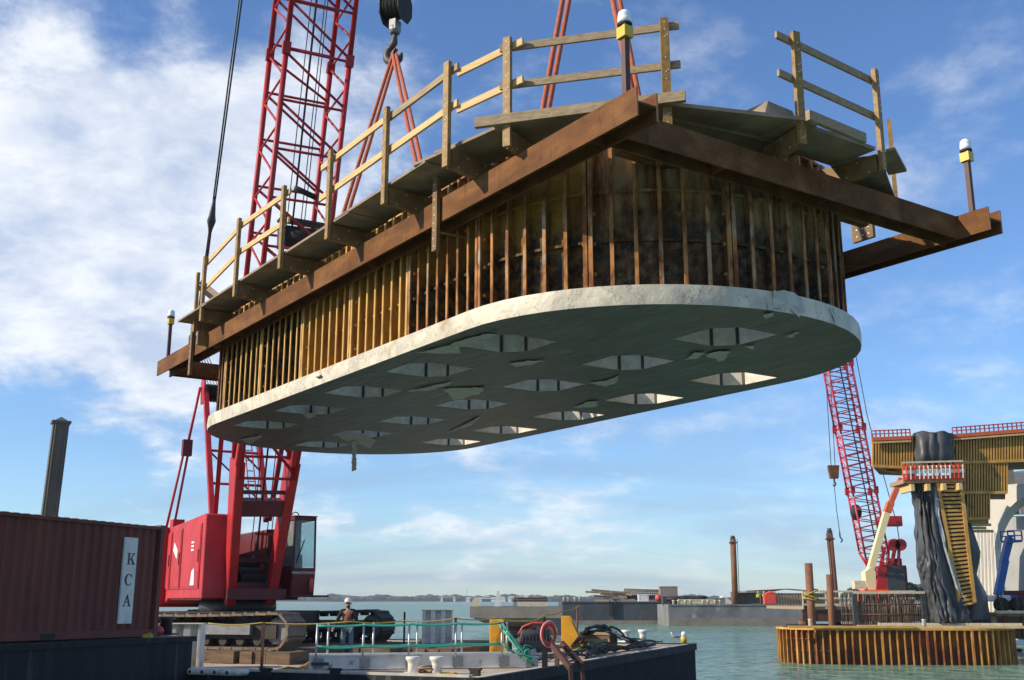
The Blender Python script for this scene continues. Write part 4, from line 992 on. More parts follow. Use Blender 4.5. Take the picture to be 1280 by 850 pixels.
# ---------------------------------------------------------------- gangway with teal ropes
g0 = W(386,838,z=DK); g1 = W(657,835,z=DK)
gd = (g1-g0); gl_ = gd.length; grz = math.atan2(gd.y, gd.x)
gw = empty('gangway', g0, grz, 'white beam gangway with galvanised posts and teal rope rails on the deck', 'gangway')
for y, nm in ((0,'side_beam'),(.95,'side_beam')):
    mb = MB(); mb.bx(0,gl_,y-.03,y+.03,.04,.36); mb.bx(0,gl_,y-.07,y+.07,.02,.05); mb.bx(0,gl_,y-.07,y+.07,.345,.375)
    mb.build(nm, M['white'], gw)
mb = MB(); mb.bx(.05,gl_-.05,.04,.91,.16,.20); mb.build('walkway_plate', M['galv'], gw)
def gx(px): p = W(px,832,Y=g0.y); return (p.x-g0.x)/math.cos(grz)
px_near = (394,451,508,567,626); px_far = (407,463,518,575,633); tops = []
for row, y in ((px_near,-.06),(px_far,1.0)):
    for k, px in enumerate(row):
        x = gx(px) ; 
        if y > 0: x = x*1.03 + .02
        mb = MB(); mb.tube([(x,y,.02),(x+.012,y,1.16)],.028,8); mb.build('rail_post', M['galv'], gw)
        mb = MB(); mb.bx(x-.07,x+.2,y-.03 if y<0 else y-.03,y+.03,.05,.30); mb.build('post_socket', M['grey'], gw)
for y in (-.06,1.0):
    for z, dz in ((1.10,.05),(.56,.06)):
        x0 = gx(394)+.0; x1 = gx(626)+(.25 if y>0 else 0); P = []
        for i in range(21):
            f = i/20; s = (f*4)%1; P.append((x0+(x1-x0)*f, y-.03, z+dz*f-.03*math.sin(math.pi*s)))
        mb = MB(); mb.tube(P,.022,6); mb.build('rail_rope', M['teal'], gw)
mb = MB(); xe = gx(626); mb.tube([(xe,-.09,1.15),(xe+.25,-.08,.85),(xe+.55,-.1,.45),(xe+.8,-.05,.15),(xe+.9,.1,.06)],.03,6)
mb.tube([(xe,-.09,.62),(xe+.3,.0,.42),(xe+.65,.05,.2),(xe+.85,.2,.08)],.03,6); mb.tube([(xe+.1,.9,1.1),(xe+.5,.5,.5),(xe+.95,.2,.15)],.03,6)
rnd = random.Random(9)
for k in range(16):
    c = Vector((xe+.5+.25*rnd.random(), rnd.uniform(-.1,.3), .15+.4*rnd.random())); r = rnd.uniform(.05,.14); a0 = rnd.random()*6; nrm = Vector((rnd.uniform(-.5,.5),1,rnd.uniform(-.6,.6))).normalized()
    u = nrm.orthogonal().normalized(); v = nrm.cross(u); mb.tube([c+(u*math.cos(a0+t*.6)+v*math.sin(a0+t*.6)*1.5)*r for t in range(9)],.018,5,caps=False)
mb.build('rope_tangle', M['teal'], gw)
mb = MB(); mb.box((gl_+.12,.1,.12),(.5,.05,.2),.2); mb.tube([(gl_-.25,.1,.2),(gl_+.3,.1,.45)],.05,8); mb.build('end_bracket', M['galv'], gw)
mb = MB(); mb.bx(.05,.5,-.12,-.08,.12,.2); mb.build('end_plate', M['rope'], gw)

# yellow hose, white pipe plate, blocks on the deck
def onb(px, py, z=DK): return W(px,py,z=z)
e_ = [onb(*p) for p in ((345,842),(360,839),(372,841),(380,836),(388,828),(392,826))]
mb = MB(); o0 = e_[0]; mb.tube([p-o0+Vector((0,0,.05+.03*math.sin(i))) for i,p in enumerate(e_)],.045,7); o = mb.build('yellow_hose', M['yellow']); o.location = o0; tag(o, 'short length of bright yellow hose at the left end of the gangway', 'hose')
p = onb(262,843); mb = MB(); mb.bx(-.6,1.0,-.25,.25,0,.14); o = mb.build('white_fender_block', M['white'], bevel=.05); o.location = p; o.rotation_euler.z = ROTB-math.pi/2; tag(o,'low white block with round holes at the lower left of the deck','block')
for k in range(4):
    m2 = MB(); m2.lathe([(.045,0),(.045,.006)],(-.4+.36*k,-.2515,.07),10,(0,-1,0)); m2.build('round_hole', M['brown'], o)
for px, lbl in ((332,'black cleat at the left of the near deck edge'),(419,'black cleat below the gangway, left of the white bitts'),(594,'black cleat by the deck edge, right of the white bitts')):
    p = onb(px,845); mb = MB(); mb.bx(-.12,.12,-.07,.07,0,.15); mb.bx(-.17,.17,-.045,.045,.13,.18); o = mb.build('deck_cleat', M['black'], bevel=.01); o.location = p; o.rotation_euler.z = ROTB-math.pi/2; tag(o,lbl,'cleat','black cleats along the near deck edge')
# bitts
def bitt(pa, pb, h, r, name_l, base=True):
    c = (pa+pb)/2; d = pb-pa; L_ = d.length; rz = math.atan2(d.y,d.x)
    e = empty('double_bitt', c, rz, name_l, 'bollard', 'white mooring bitts on the near barge')
    if base: mb = MB(); mb.bx(-L_/2-r*1.7,L_/2+r*1.7,-r*1.7,r*1.7,0,.05); mb.build('base_plate', M['white'], e)
    for s in (-1,1):
        mb = MB(); mb.lathe([(r*.95,.04),(r*.95,h*.55),(r*1.05,h*.72),(r*1.35,h*.80),(r*1.4,h*.98),(r*1.2,h)],(s*L_/2,0,0),18); mb.build('bitt_post', M['white'], e)
    return e
bitt(onb(516,843), onb(546,843), .42, .13, 'double white mooring bitt in front of the gangway')
bitt(onb(783,802.5), onb(804,802), .50, .155, 'double white mooring bitt near the far right corner of the barge deck')
# coiled rope between the near bitts
def coil(c, r, n, th, m, label, cat='rope', seed=1, name='rope_coil', flat=.12, jit=.15):
    rn = random.Random(seed); mb = MB(); P = []
    for i in range(n*14):
        t = i*2*math.pi/14; rr = r*(1+jit*math.sin(t*.37+seed)+rn.uniform(-.05,.05)); P.append((rr*math.cos(t), rr*math.sin(t)*.7, th+flat*(.5+.5*math.sin(i*.21+seed))*(1+i/(n*14))))
    mb.tube(P, th, 6); o = mb.build(name, M[m]); o.location = c; tag(o, label, cat); return o
coil(onb(531,845), .16, 5, .025, 'wood', 'small heap of mooring rope between the two near white bitt posts', seed=3)
coil(onb(560,846), .20, 4, .02, 'yrope', 'loose yellowish rope lying right of the near white bitts', seed=5, flat=.04)

# worker ---------------------------------------------------------------
def skin_obj(name, verts, edges, radii, m, parent, sub=2, root=0):
    me = bpy.data.meshes.new(name); me.from_pydata([tuple(v) for v in verts], edges, []); o = bpy.data.objects.new(name, me); col.objects.link(o)
    sk = o.modifiers.new('s','SKIN'); o.modifiers.new('u','SUBSURF').levels = sub; o.modifiers['u'].render_levels = sub
    for i, r in enumerate(radii):
        v = me.skin_vertices[0].data[i]; v.radius = (r if isinstance(r, tuple) else (r, r)); v.use_root = (i == root)
    sk.use_smooth_shade = True
    dg = bpy.context.evaluated_depsgraph_get(); nm = bpy.data.meshes.new_from_object(o.evaluated_get(dg)); bpy.data.objects.remove(o)
    nm.materials.clear(); nm.materials.append(M[m]); nm.name = name
    for p in nm.polygons: p.use_smooth = True
    o = bpy.data.objects.new(name, nm); col.objects.link(o); o.parent = parent; return o
def person(loc, rz, label, shirt='shirt', vest='vest', trousers='jeans', hat='hat', pose='rail', group=None, detail=True, scale=1):
    """1.78 m figure facing -y. pose: right arm down and out, left hand lifted to the chin"""
    e = empty('person', loc, rz, label, 'person', group, sc=scale)
    J = dict(pel=(0,0,.96), belly=(0,0,1.10), chest=(0,.0,1.32), neck=(0,.005,1.50), head=(0,-.015,1.60), crown=(0,-.01,1.74),
             lh=(.09,0,.92), lk=(.11,-.02,.50), la=(.12,.02,.09), lt=(.14,-.14,.035),
             rh=(-.09,0,.92), rk=(-.13,-.05,.50), ra=(-.17,.03,.09), rt=(-.20,-.13,.035),
             ls=(.18,0,1.43), rs=(-.18,0,1.43))
    if pose == 'rail':
        J.update(re=(-.30,-.03,1.17), rw=(-.40,-.16,.96), le=(.27,-.06,1.17), lw=(.09,-.22,1.37))
    elif pose == 'work': J.update(re=(-.26,-.14,1.20), rw=(-.15,-.38,1.15), le=(.26,-.14,1.20), lw=(.15,-.38,1.18))
    else: J.update(re=(-.25,.02,1.16), rw=(-.26,-.06,.92), le=(.25,.02,1.16), lw=(.26,-.06,.92))
    keys = list(J); idx = {k:i for i,k in enumerate(keys)}
    E_ = [('pel','belly'),('belly','chest'),('chest','neck'),('neck','head'),('head','crown'),('pel','lh'),('lh','lk'),('lk','la'),('la','lt'),('pel','rh'),('rh','rk'),('rk','ra'),('ra','rt'),('chest','ls'),('ls','le'),('le','lw'),('chest','rs'),('rs','re'),('re','rw')]
    rad = dict(pel=(.14,.10),belly=(.14,.10),chest=(.16,.11),neck=.055,head=(.075,.092),crown=(.06,.075),lh=.085,lk=.060,la=.042,lt=.04,rh=.085,rk=.060,ra=.042,rt=.04,ls=.062,rs=.062,le=.042,re=.042,lw=.027,rw=.027)
    body = skin_obj('body', [J[k] for k in keys], [(idx[a],idx[b]) for a,b in E_], [rad[k] for k in keys], 'skin', e, 2)
    def sub(keys2, edges2, grow, m, nm, over={}):
        k2 = {k:i for i,k in enumerate(keys2)}
        R2 = []
        for k in keys2:
            r = over.get(k, rad[k]); r = r if isinstance(r, tuple) else (r, r); R2.append((r[0]+grow, r[1]+grow))
        return skin_obj(nm, [J[k] for k in keys2], [(k2[a],k2[b]) for a,b in edges2], R2, m, e, 2)
    J['lan'] = tuple(Vector(J['la'])+Vector((0,0,.02))); J['ran'] = tuple(Vector(J['ra'])+Vector((0,0,.02))); rad['lan']=rad['ran']=.05
    sub(['pel','lh','lk','lan','rh','rk','ran'], [('pel','lh'),('lh','lk'),('lk','lan'),('pel','rh'),('rh','rk'),('rk','ran')], .022, trousers, 'trousers')
    J['nb'] = (0,.005,1.455); rad['nb'] = .07
    sub(['belly','pel','chest','nb','ls','le','lw','rs','re','rw'], [('pel','belly'),('belly','chest'),('chest','nb'),('chest','ls'),('ls','le'),('le','lw'),('chest','rs'),('rs','re'),('re','rw')], .018, shirt, 'shirt')
    if vest:
        J['vb'] = (0.01,-.035,1.06); J['vc'] = (0.01,-.035,1.34); rad['vb']=(.135,.10); rad['vc']=(.125,.10)
        sub(['vb','vc'], [('vb','vc')], .018, vest, 'vest')
    for s in ('l','r'):
        a = Vector(J[s+'a']); t_ = Vector(J[s+'t']); 
        mb = MB(); mb.tube([a+Vector((0,.05,-.03)), a+Vector((0,-.0,-.035)), a.lerp(t_,.6)+Vector((0,0,-.02)), t_+Vector((0,-.02,.01))],[.05,.055,.05,.035],10); mb.build('boot', M['brown'], e)
        w = Vector(J[s+'w']); el = Vector(J[s+'e']); d = (w-el).normalized()
        if detail:
            mb = MB(); side = d.cross(Vector((0,0,1))).normalized(); 
            mb.tube([w-d*.01, w+d*.04, w+d*.085],[.026,.038,.036],8)
            for f in range(4):
                o_ = side*(f-1.5)*.019; b0 = w+d*.08+o_; cv = Vector((0,-.25,-.6)) if s=='l' else Vector((0,-.3,-.4)); L_ = (.065,.075,.07,.055)[f]
                mb.tube([b0, b0+(d+cv*.3).normalized()*L_*.5, b0+(d+cv*.3).normalized()*L_*.5+(d+cv*1.2).normalized()*L_*.5],[.0095,.009,.007],6)
            th = w+d*.03+side*.03; mb.tube([th, th+(side*.7+d*.6).normalized()*.035, th+(side*.3+d).normalized()*.065],[.011,.010,.008],6)
            mb.build('hand', M['skin'], e)
    hc = Vector((0,-.015,1.65))
    mb = MB(); k = 18; V = []
    mb.lathe([(.118,0),(.122,.02),(.118,.06),(.098,.105),(.06,.132),(.012,.142)], hc+Vector((0,.0,.035)), 20); mb.box(hc+Vector((0,-.14,.045)),(.15,.09,.014)); mb.box(hc+Vector((0,.0,.175)),(.03,.18,.016)); mb.build('hard_hat', M[hat], e, bevel=.003)
    if detail:
        mb = MB(); mb.ball(hc+Vector((0,-.085,-.025)),.017,(.8,1.2,1.3),8); mb.ball(hc+Vector((.098,.0,-.02)),.028,(.4,.7,1),8); mb.ball(hc+Vector((-.098,0,-.02)),.028,(.4,.7,1),8); mb.build('nose_and_ears', M['skin'], e)
        mb = MB(); mb.box(hc+Vector((0,-.092,.005)),(.135,.02,.036)); mb.bar(hc+Vector((.07,-.09,.01)),hc+Vector((.10,.0,.01)),.008,.012); mb.bar(hc+Vector((-.07,-.09,.01)),hc+Vector((-.10,.0,.01)),.008,.012); mb.build('sunglasses', M['black'], e, bevel=.004)
        mb = MB(); mb.ball(hc+Vector((0,-.062,-.095)),.062,(1,.75,.8),12); mb.build('beard', M['beard'], e)
        mb = MB(); mb.box(hc+Vector((0,-.118,-.068)),(.045,.01,.01)); mb.build('mouth', M['lifered'], e)
    return e
pp = W(433,826,z=DK)
person((pp.x, pp.y, DK), R_(8), 'bearded man in hard hat, sunglasses, black shirt and jeans at the gangway rail')

# white ribbed steel blocks
def ribbed(c, w, h, dep, rz, label):
    e = MB(); n = 3; 
    pts = []
    per = w/n
    for i in range(n):
        x = -w/2+per*i; pts += [(x,0),(x+per*.28,0),(x+per*.40,.16),(x+per*.72,.16),(x+per*.84,0)]
    pts += [(w/2,0)]
    V = []; 
    for a,b in pts: V += [(a,-dep/2+b,0),(a,-dep/2+b,h)]
    back = [(-a,dep/2-b) for a,b in pts]; P = pts and [(a,-dep/2+b) for a,b in pts] + [(w/2,dep/2)] + [(-w/2,dep/2)]
    e.prism(P,(0,0,0),(1,0,0),(0,1,0),(0,0,h)); o = e.build('ribbed_steel_block', M['white']); o.location = c; o.rotation_euler.z = rz
    m2 = MB(); m2.bx(-w/2-.02,w/2+.02,-dep/2-.03,dep/2+.02,h,h+.02); m2.build('top_rim', M['cream'], o)
    tag(o, label, 'steel block', 'white ribbed steel blocks'); return o
p = W(546,802,Y=38.5); q = W(546,763,Y=38.5); ribbed((p.x,p.y,DK+.33), 1.02, q.z-DK-.33, .9, .1, 'white ribbed steel block standing against the water, behind the gangway')
p = W(229,833,Y=29.9); q = W(229,780,Y=29.9); ribbed((p.x-.1,p.y,DK), 1.1, q.z-DK, .9, .12, 'white ribbed steel block between the dark barge end and the crane tracks')
# posts with thin ropes
for px, y0, y1, Y, m, lb in ((505,765,802,37,'black','thin black post in front of the dark crane track end'),(569,772,827,31,'brown','thin brown post behind the gangway ropes, right of the ribbed block'),(327,778,834,30.2,'brown','thin rusty post standing in front of the near crane track')):
    a = W(px,y1,Y=Y); b_ = W(px,y0,Y=Y); mb = MB(); mb.bar((0,0,0),(0,0,b_.z-DK),.07 if m=='brown' else .06); mb.box((0,0,.01),(.2,.2,.02)); o = mb.build('deck_post', M[m]); o.location = (a.x,Y,DK); tag(o, lb, 'post')
P = [W(*t) for t in ((200,779,31.5),(327,778.5,30.2),(440,777,30.2),(569,772,31),(613,771,31.5),(640,773,31.5),(684,768,32),(708,762,33))]
P = [W(px,py,Y=Y) for px,py,Y in ((260,779,30.5),(327,778.5,30.2),(440,777,30.2),(505,776,31),(569,773,31),(622,772,31.6),(660,776,32),(682,768,32.5),(702,764,33.5),(725,757,35.5))]
PP = []
for i in range(len(P)-1):
    for k in range(8):
        f = k/8; q = P[i].lerp(P[i+1],f); q.z -= .05*math.sin(math.pi*f); PP.append(q-P[0])
mb = MB(); mb.tube(PP+[P[-1]-P[0]],.018,5); o = mb.build('yellow_rope_line', M['yrope']); o.location = P[0]; tag(o,'long thin yellow rope strung across the deck between the yellow brackets','rope')
# yellow fairlead brackets
def ybracket(px, y0, y1, z0, wpx, label, dirx):
    a = W(px,y1,z=DK+z0); top = W(px,y0,Y=a.y); h = top.z-a.z; k = a.y/1360*1.04
    e = empty('yellow_bracket', a, ROTB-math.pi/2+.25, label, 'bracket', 'yellow steel brackets on the near barge')
    mb = MB(); mb.bx(0,.05,-.35,.35,0,h); mb.bx(-.0,.45,-.36,-.31,0,h) if dirx<0 else None; mb.build('web_plate', M['yellow'], e, bevel=.01)
    mb = MB(); w = wpx*k; mb.prism([(0.05,0),(w,0),(w*.85,h*.3),(.28,h),(0.05,h)],(0,-.36,0),(1,0,0),(0,0,1),(0,.05,0)); mb.prism([(0.05,0),(w,0),(w*.85,h*.3),(.28,h),(0.05,h)],(0,.31,0),(1,0,0),(0,0,1),(0,.05,0)); mb.build('gusset_plate', M['yellow'], e, bevel=.01)
    return e
ybracket(703,770,812,0,26,'yellow triangular steel bracket right of the orange life ring',1)
ybracket(614,774,822,0,22,'yellow steel bracket behind the right end of the gangway',-1)
# life ring on its post, steel steps
a = W(681,836,z=DK); rt = W(681,771,Y=a.y)
mb = MB(); mb.bx(-.075,.075,-.06,.06,0,(W(681,806,Y=a.y).z-DK)); mb.bx(-.03,.03,-.03,.03,.5,rt.z-DK); o = mb.build('ring_post', M['black']); o.location = a; tag(o,'black steel post carrying the orange life ring','post')
c = W(685.5,792.5,Y=a.y-.12); mb = MB(); V=[];
n1,n2 = 28,10
for i in range(n1):
    t = 2*math.pi*i/n1
    for j in range(n2):
        s = 2*math.pi*j/n2; r = .24+.055*math.cos(s); V.append((r*math.cos(t)*.80, .05*math.sin(s), r*math.sin(t)*1.12))
mb.add(V,[(i*n2+j,((i+1)%n1)*n2+j,((i+1)%n1)*n2+(j+1)%n2,i*n2+(j+1)%n2) for i in range(n1) for j in range(n2)],0,True)
o = mb.build('life_ring', M['lifered']); o.location = c; o.rotation_euler.z = .3; tag(o,'orange red life ring hung on the black post','life ring')
mb = MB(); mb.tube([(.29*math.cos(t*.35)*.8,-.06,.31*math.sin(t*.35)*1.1) for t in range(18)],.008,5); mb.build('grab_line', M['white'], o)
st = empty('steel_steps', W(706,842,z=DK), ROTB-math.pi/2, 'brown steel step frame leaning over the barge edge below the life ring', 'steps')
p0s = Ci  # unused frame
def ws(px,py,Y): return st.matrix_basis.inverted() @ W(px,py,Y=Y)
Ys = a.y+.1
for (x0,y0,x1,y1,x2,y2,Y) in ((690,806,713,835,714,848,Ys-.6),(702,804,728,832,729,850,Ys)):
    mb = MB(); mb.bar(ws(x0,y0,Y+.3),ws(x1,y1,Y-.5),.10,.14); mb.bar(ws(x1,y1-1,Y-.5),ws(x2,y2+6,Y-.55),.09,.10); mb.build('stringer', M['brown'], st)
for f in (.15,.45,.75):
    A_ = ws(690,806,Ys-.3).lerp(ws(713,835,Ys-1.1),f); B_ = ws(702,804,Ys+.3).lerp(ws(728,832,Ys-.5),f); mb = MB(); mb.bar(A_,B_,.14,.03); mb.build('step', M['brown'], st)
mb = MB(); q = W(696,806,Y=Ys+.3); qq = W(696,834,z=DK); mb.bar(st.matrix_basis.inverted()@q, st.matrix_basis.inverted()@Vector((q.x,q.y,DK)),.10,.10); mb.build('support_post', M['brown'], st)
# debris by the life ring: board, winch-like crate, cables
p = W(655,812,z=DK+.1); mb = MB(); mb.box((0,0,.25),(.75,.04,.4)); o = mb.build('loose_board', M['tan']); o.location = p; o.rotation_euler = (R_(-50),R_(12),.3); tag(o,'tan plywood sheet leaning left of the life ring','board')
p = W(652,800,z=DK); e = empty('timber_crib', p, .3, 'stack of rough timber blocking behind the life ring', 'timber stack')
for i in range(4):
    for j in range(3):
        mb = MB(); mb.box((rnd.uniform(-.1,.1),-.4+.4*j if i%2 else rnd.uniform(-.05,.05),.1+.2*i),(1.7,.22,.19) if i%2 else (1.4,.25,.19), (0 if i%2 else .1)+rnd.uniform(-.06,.06)); 
        if i%2 or j==0: mb.build('timber', M['timber'], e)
p = W(668,815,z=DK); mb = MB(); mb.bx(-.55,.55,-.3,.3,0,.5); mb.bx(-.4,.4,-.36,.34,.12,.38); mb.lathe([(.18,-.5),(.18,.5)],(0,-.1,.58),12,(1,0,0))
for k in range(9): mb.bx(-.5+.12*k,-.45+.12*k,-.34,-.30,.3,.55)
o = mb.build('deck_winch', M['dkgrey'], bevel=.01); o.location = p; o.rotation_euler.z=.2; tag(o,'dark toothed deck winch beside the life ring post','winch')
p = W(668,790,z=DK+.4); mb = MB(); mb.tube([(-.7,0,-.1),(-.5,0,.22),(-.1,0,.38),(.5,.05,.38),(.8,.1,.1),(.9,.1,-.2)],.045,7); mb.tube([(-.5,.1,.0),(.0,.1,.22),(.6,.1,.24)],.035,6); o = mb.build('red_hose', M['lifered']); o.location=p; tag(o,'red hose looped over the timber blocking left of the ring','hose')
p = W(749,811,z=DK); e = empty('deck_crate', p, ROTB-math.pi/2, 'dark brown timber crate half covered with black cables', 'crate')
mb = MB(); mb.bx(-.55,.55,-.5,.5,.02,.62); mb.build('crate_body', M['timber'], e)
for z in (.08,.32,.56): mb = MB(); mb.bx(-.57,.57,-.53,-.502,z-.05,z+.05); mb.build('crate_slat', M['wood'], e)
rnd = random.Random(21)
def cable(path, th, m, seed, n=9, spread=.5):
    mb = MB(); rn = random.Random(seed); o0 = path[0]
    for c in range(n):
        P = []
        off = Vector((rn.uniform(-spread,spread), rn.uniform(-spread,spread), 0))
        for i in range((len(path)-1)*8+1):
            k = min(i//8, len(path)-2); f = (i-k*8)/8; q = path[k].lerp(path[k+1], f) + off*(.6+.4*math.sin(i*.22+c)); q.z = max(q.z, DK) + th + abs(.07*math.sin(i*.31+c*1.7)) + .04*c*(.4+.3*math.sin(i*.25+c)); P.append(q-o0)
        mb.tube(P, th*rn.uniform(.7,1.1), 6)
    return mb, o0
for path, th, m, n, sp, lb in (([W(730,824,z=DK),W(748,818,z=DK),W(770,815,z=DK),W(795,812,z=DK),W(815,809,z=DK)],.032,'black',9,.45,'long heap of black cables lying across the barge deck'),
    ([W(718,812,z=DK),W(735,796,z=DK+.75),W(758,790,z=DK+.85),W(775,800,z=DK+.3),W(800,808,z=DK)],.035,'black',7,.3,'black hoses draped over the brown crate'),
    ([W(752,790,z=DK+.85),W(768,797,z=DK+.5),W(790,806,z=DK),W(812,808,z=DK)],.03,'galv',2,.15,'pale grey hose running down from the crate to the deck'),
    ([W(640,834,z=DK),W(662,829,z=DK),W(690,826,z=DK),W(725,818,z=DK)],.02,'dkgrey',6,.35,'tangle of dark wires along the deck behind the life ring post')):
    mb, o0 = cable(path, th, m, len(lb), n, sp); o = mb.build('cable_heap', M[m]); o.location = o0; tag(o, lb, 'cables')
mb, o0 = cable([W(715,818,z=DK),W(735,812,z=DK+.2),W(752,812,z=DK)],.03,'greentarp',4,6,.25); o = mb.build('green_net', M['greentarp']); o.location=o0; tag(o,'grey green netting bunched by the yellow bracket','net')
# corner lantern and gull
p = W(855,804,z=DK); e = empty('deck_lantern', p, 0, 'yellow deck lantern with clear dome on the far barge corner', 'lantern')
mb = MB(); mb.lathe([(.13,0),(.13,.24),(.11,.26)],(0,0,0),14); mb.build('lantern_base', M['yellowlamp'], e)
mb = MB(); mb.lathe([(.10,.26),(.10,.40),(.06,.46),(.01,.47)],(0,0,0),14); mb.build('lens', M['lens'], e)
p = W(844,803,z=DK); g = empty('seagull', p, R_(200), 'white gull standing on the barge edge left of the yellow lantern', 'bird')
mb = MB(); mb.tube([(-.24,0,.20),(-.12,0,.22),(0,0,.24),(.10,0,.28),(.15,0,.36),(.17,0,.40),(.20,0,.40)],[.01,.05,.078,.065,.04,.045,.02],10); mb.build('body', M['bldg'], g)
mb = MB(); 
for s in (-1,1): mb.tube([(-.28,s*.02,.20),(-.1,s*.06,.24),(.06,s*.06,.27)],[.01,.03,.02],8)
mb.build('wing', M['grey'], g)
mb = MB(); mb.tube([(.20,0,.40),(.26,0,.385)],[.014,.004],6); mb.tube([(0,.025,.2),(0,.025,0)],.006,5); mb.tube([(0,-.025,.2),(0,-.025,0)],.006,5); mb.build('beak_and_legs', M['yellowlamp'], g)
for px in (722,): 
    a = W(px,806,z=DK); b_ = W(725,757,Y=a.y); mb = MB(); mb.tube([(0,0,0),(.0,0,b_.z-DK)],.035,8); mb.box((0,0,.02),(.2,.2,.03)); o = mb.build('stanchion', M['brown']); o.location = a; tag(o,'thin dark stanchion holding the rope right of the yellow bracket','post')
# ---------------------------------------------------------------- far barges
def far_barge(px0, px1, ytop, ywl, label, depth=14, rake=0, mats=('bargegrey','bargepale'), Yover=None, name='deck_barge'):
    Y = Yover or (CAMH / -(ray(600,ywl).z/ray(600,ywl).y))
    a = W(px0,ywl,Y=Y); b_ = W(px1,ywl,Y=Y); h = W(px0,ytop,Y=Y).z; L_ = b_.x-a.x
    e = empty(name, (a.x, Y, 0), 0, label, 'barge')
    mb = MB(); mb.prism([(0,-.5),(L_,-.5),(L_,h),(-rake,h),(-rake,h*.55)],(0,0,0),(1,0,0),(0,0,1),(0,depth,0)) if rake else mb.bx(0,L_,0,depth,-.5,h)
    mb.build('hull', M[mats[0]], e)
    mb = MB(); mb.bx(.0,L_,-.06,0,-.3,h*(.36 if mats[0]=='bargegrey' else .16)); mb.build('waterline_band', M[mats[1]], e) if not rake else None
    mb = MB(); mb.bx(-rake,L_,-.10,.0,h-.18,h+.02); mb.build('rub_rail', M[mats[0]], e)
    return e, Y, h, a.x, L_
e1, Y1b, h1b, x1b, L1b = far_barge(703,834,752,780,'big dark grey barge in the middle distance with planks on its deck', mats=('bargenavy','bargepale'))
mb = MB(); xl = W(816-1,757,Y=Y1b).x
k0 = W(814,757,Y=Y1b).x-x1b
mb = MB(); kx = W(813,757,Y=Y1b).x - x1b; kx = W(812.5,757,Y=Y1b).x - x1b
lx = W(815,757,Y=Y1b).x-x1b-12
lx = W(813,757,Y=Y1b).x - x1b
mb = MB(); lx = W(815.5,757,Y=Y1b).x - x1b
# side ladder of that barge
lx = (W(813,757,Y=Y1b).x - x1b)
lx = (W(766,757,Y=Y1b).x - x1b)
for s in (-.45,.45): mb.bx(lx+s-.08,lx+s+.08,-.3,-.1,h1b*.35,h1b+.25)
for i in range(4): mb.bx(lx-.4,lx+.4,-.3,-.12,h1b*.38+i*.55,h1b*.38+i*.55+.2)
mb.build('side_ladder', M['black'], e1)
e2, Y2b, h2b, x2b, L2b = far_barge(836,1006,755.5,782.5,'long grey barge with a pale waterline band left of the rusty tube piles', depth=12)
# low raked barge on the left
Yr = 118; a = W(588,757,Y=Yr); b_ = W(703,757,Y=Yr); ht = W(600,758,Y=Yr).z; hb_ = W(600,770,Y=Yr).z
e3 = empty('raked_barge', (a.x,Yr,0), -.03, 'low pale barge with an overhanging bow at the left of the far barges', 'barge'); L3 = b_.x-a.x
mb = MB(); mb.prism([(0,ht),(0,ht-1.0),(.5,ht-1.3),(2.2,ht-2.0),(4,-.3),(L3,-.3),(L3,ht)],(0,0,0),(1,0,0),(0,0,1),(0,9,0)); mb.build('hull', M['dkgrey'], e3)
mb = MB(); mb.prism([(-.05,ht),(-.05,ht-1.15),(.8,ht-1.2),(L3,ht-1.2),(L3,ht)],(0,-.04,0),(1,0,0),(0,0,1),(0,.04,0)); mb.build('side_fender', M['bargepale'], e3)
for px, w, h, m in ((594,1.2,.9,'cream'),(622,.7,1.6,'white')):
    p = W(px,757,Y=Yr+1); mb = MB(); mb.prism([(-w/2,0),(w/2,0),(w*.3,h),(-w*.1,h)],(0,0,0),(1,0,0),(0,0,1),(0,.8,0)) ; o = mb.build('deck_fitting', M[m]); o.location = (p.x,Yr+1,ht); tag(o, 'small cream fitting on the bow of the low pale barge' if m=='cream' else 'white pointed fitting on the low pale barge', 'deck fitting')
p = W(662,757,Y=Yr+2); e = empty('timber_pile', (p.x,Yr+2,ht), 0, 'low stack of pale and dark boards on the low barge', 'timber stack')
for i in range(4): mb = MB(); mb.bx(-1.8+i*.05,1.9,-.5,.5,.24*i,.24*i+.2); mb.build('board', M['cream' if i<2 else 'brown'], e)
# planks, rolls and boxes on the big barge
zb = h1b
def ondeck(px, Y, z): p = W(px,750,Y=Y); return Vector((p.x,Y,z))
rn = random.Random(4)
pk = empty('plank_heap', ondeck(762,Y1b+3,zb), 0, 'heap of pale planks on the big dark grey barge', 'planks')
for k in range(11):
    mb = MB(); x = rn.uniform(-1.8,1.8); l = rn.uniform(2.5,5.5); z = .15+.14*k; mb.bar((x-l/2,rn.uniform(-.8,.8),z+rn.uniform(-.1,.5)),(x+l/2,rn.uniform(-.8,.8),z+rn.uniform(-.2,.4)),.4,.3); mb.build('plank', M['wood'], pk)
rb = empty('rebar_bundle', ondeck(809,Y1b+5,zb), 0, 'long dark bundle of reinforcing cages on the big barge', 'rebar bundle')
mb = MB(); Lr = 7.2
for j in range(9):
    t = math.pi*j/8; mb.tube([(-Lr/2,-.9*math.cos(t),1.0+1.0*math.sin(t)),(Lr/2,-.9*math.cos(t),.9+.8*math.sin(t))],.06,5)
for i in range(26):
    x = -Lr/2+Lr*i/25; mb.tube([(x,-.9*math.cos(math.pi*j/6),.9+1.0*math.sin(math.pi*j/6)) for j in range(7)],.05,5)
mb.build('cage', M['rebar'], rb)
mb = MB(); mb.bx(-Lr/2,Lr/2,-.9,.9,.3,.95); mb.build('bundle_core', M['black'], rb)
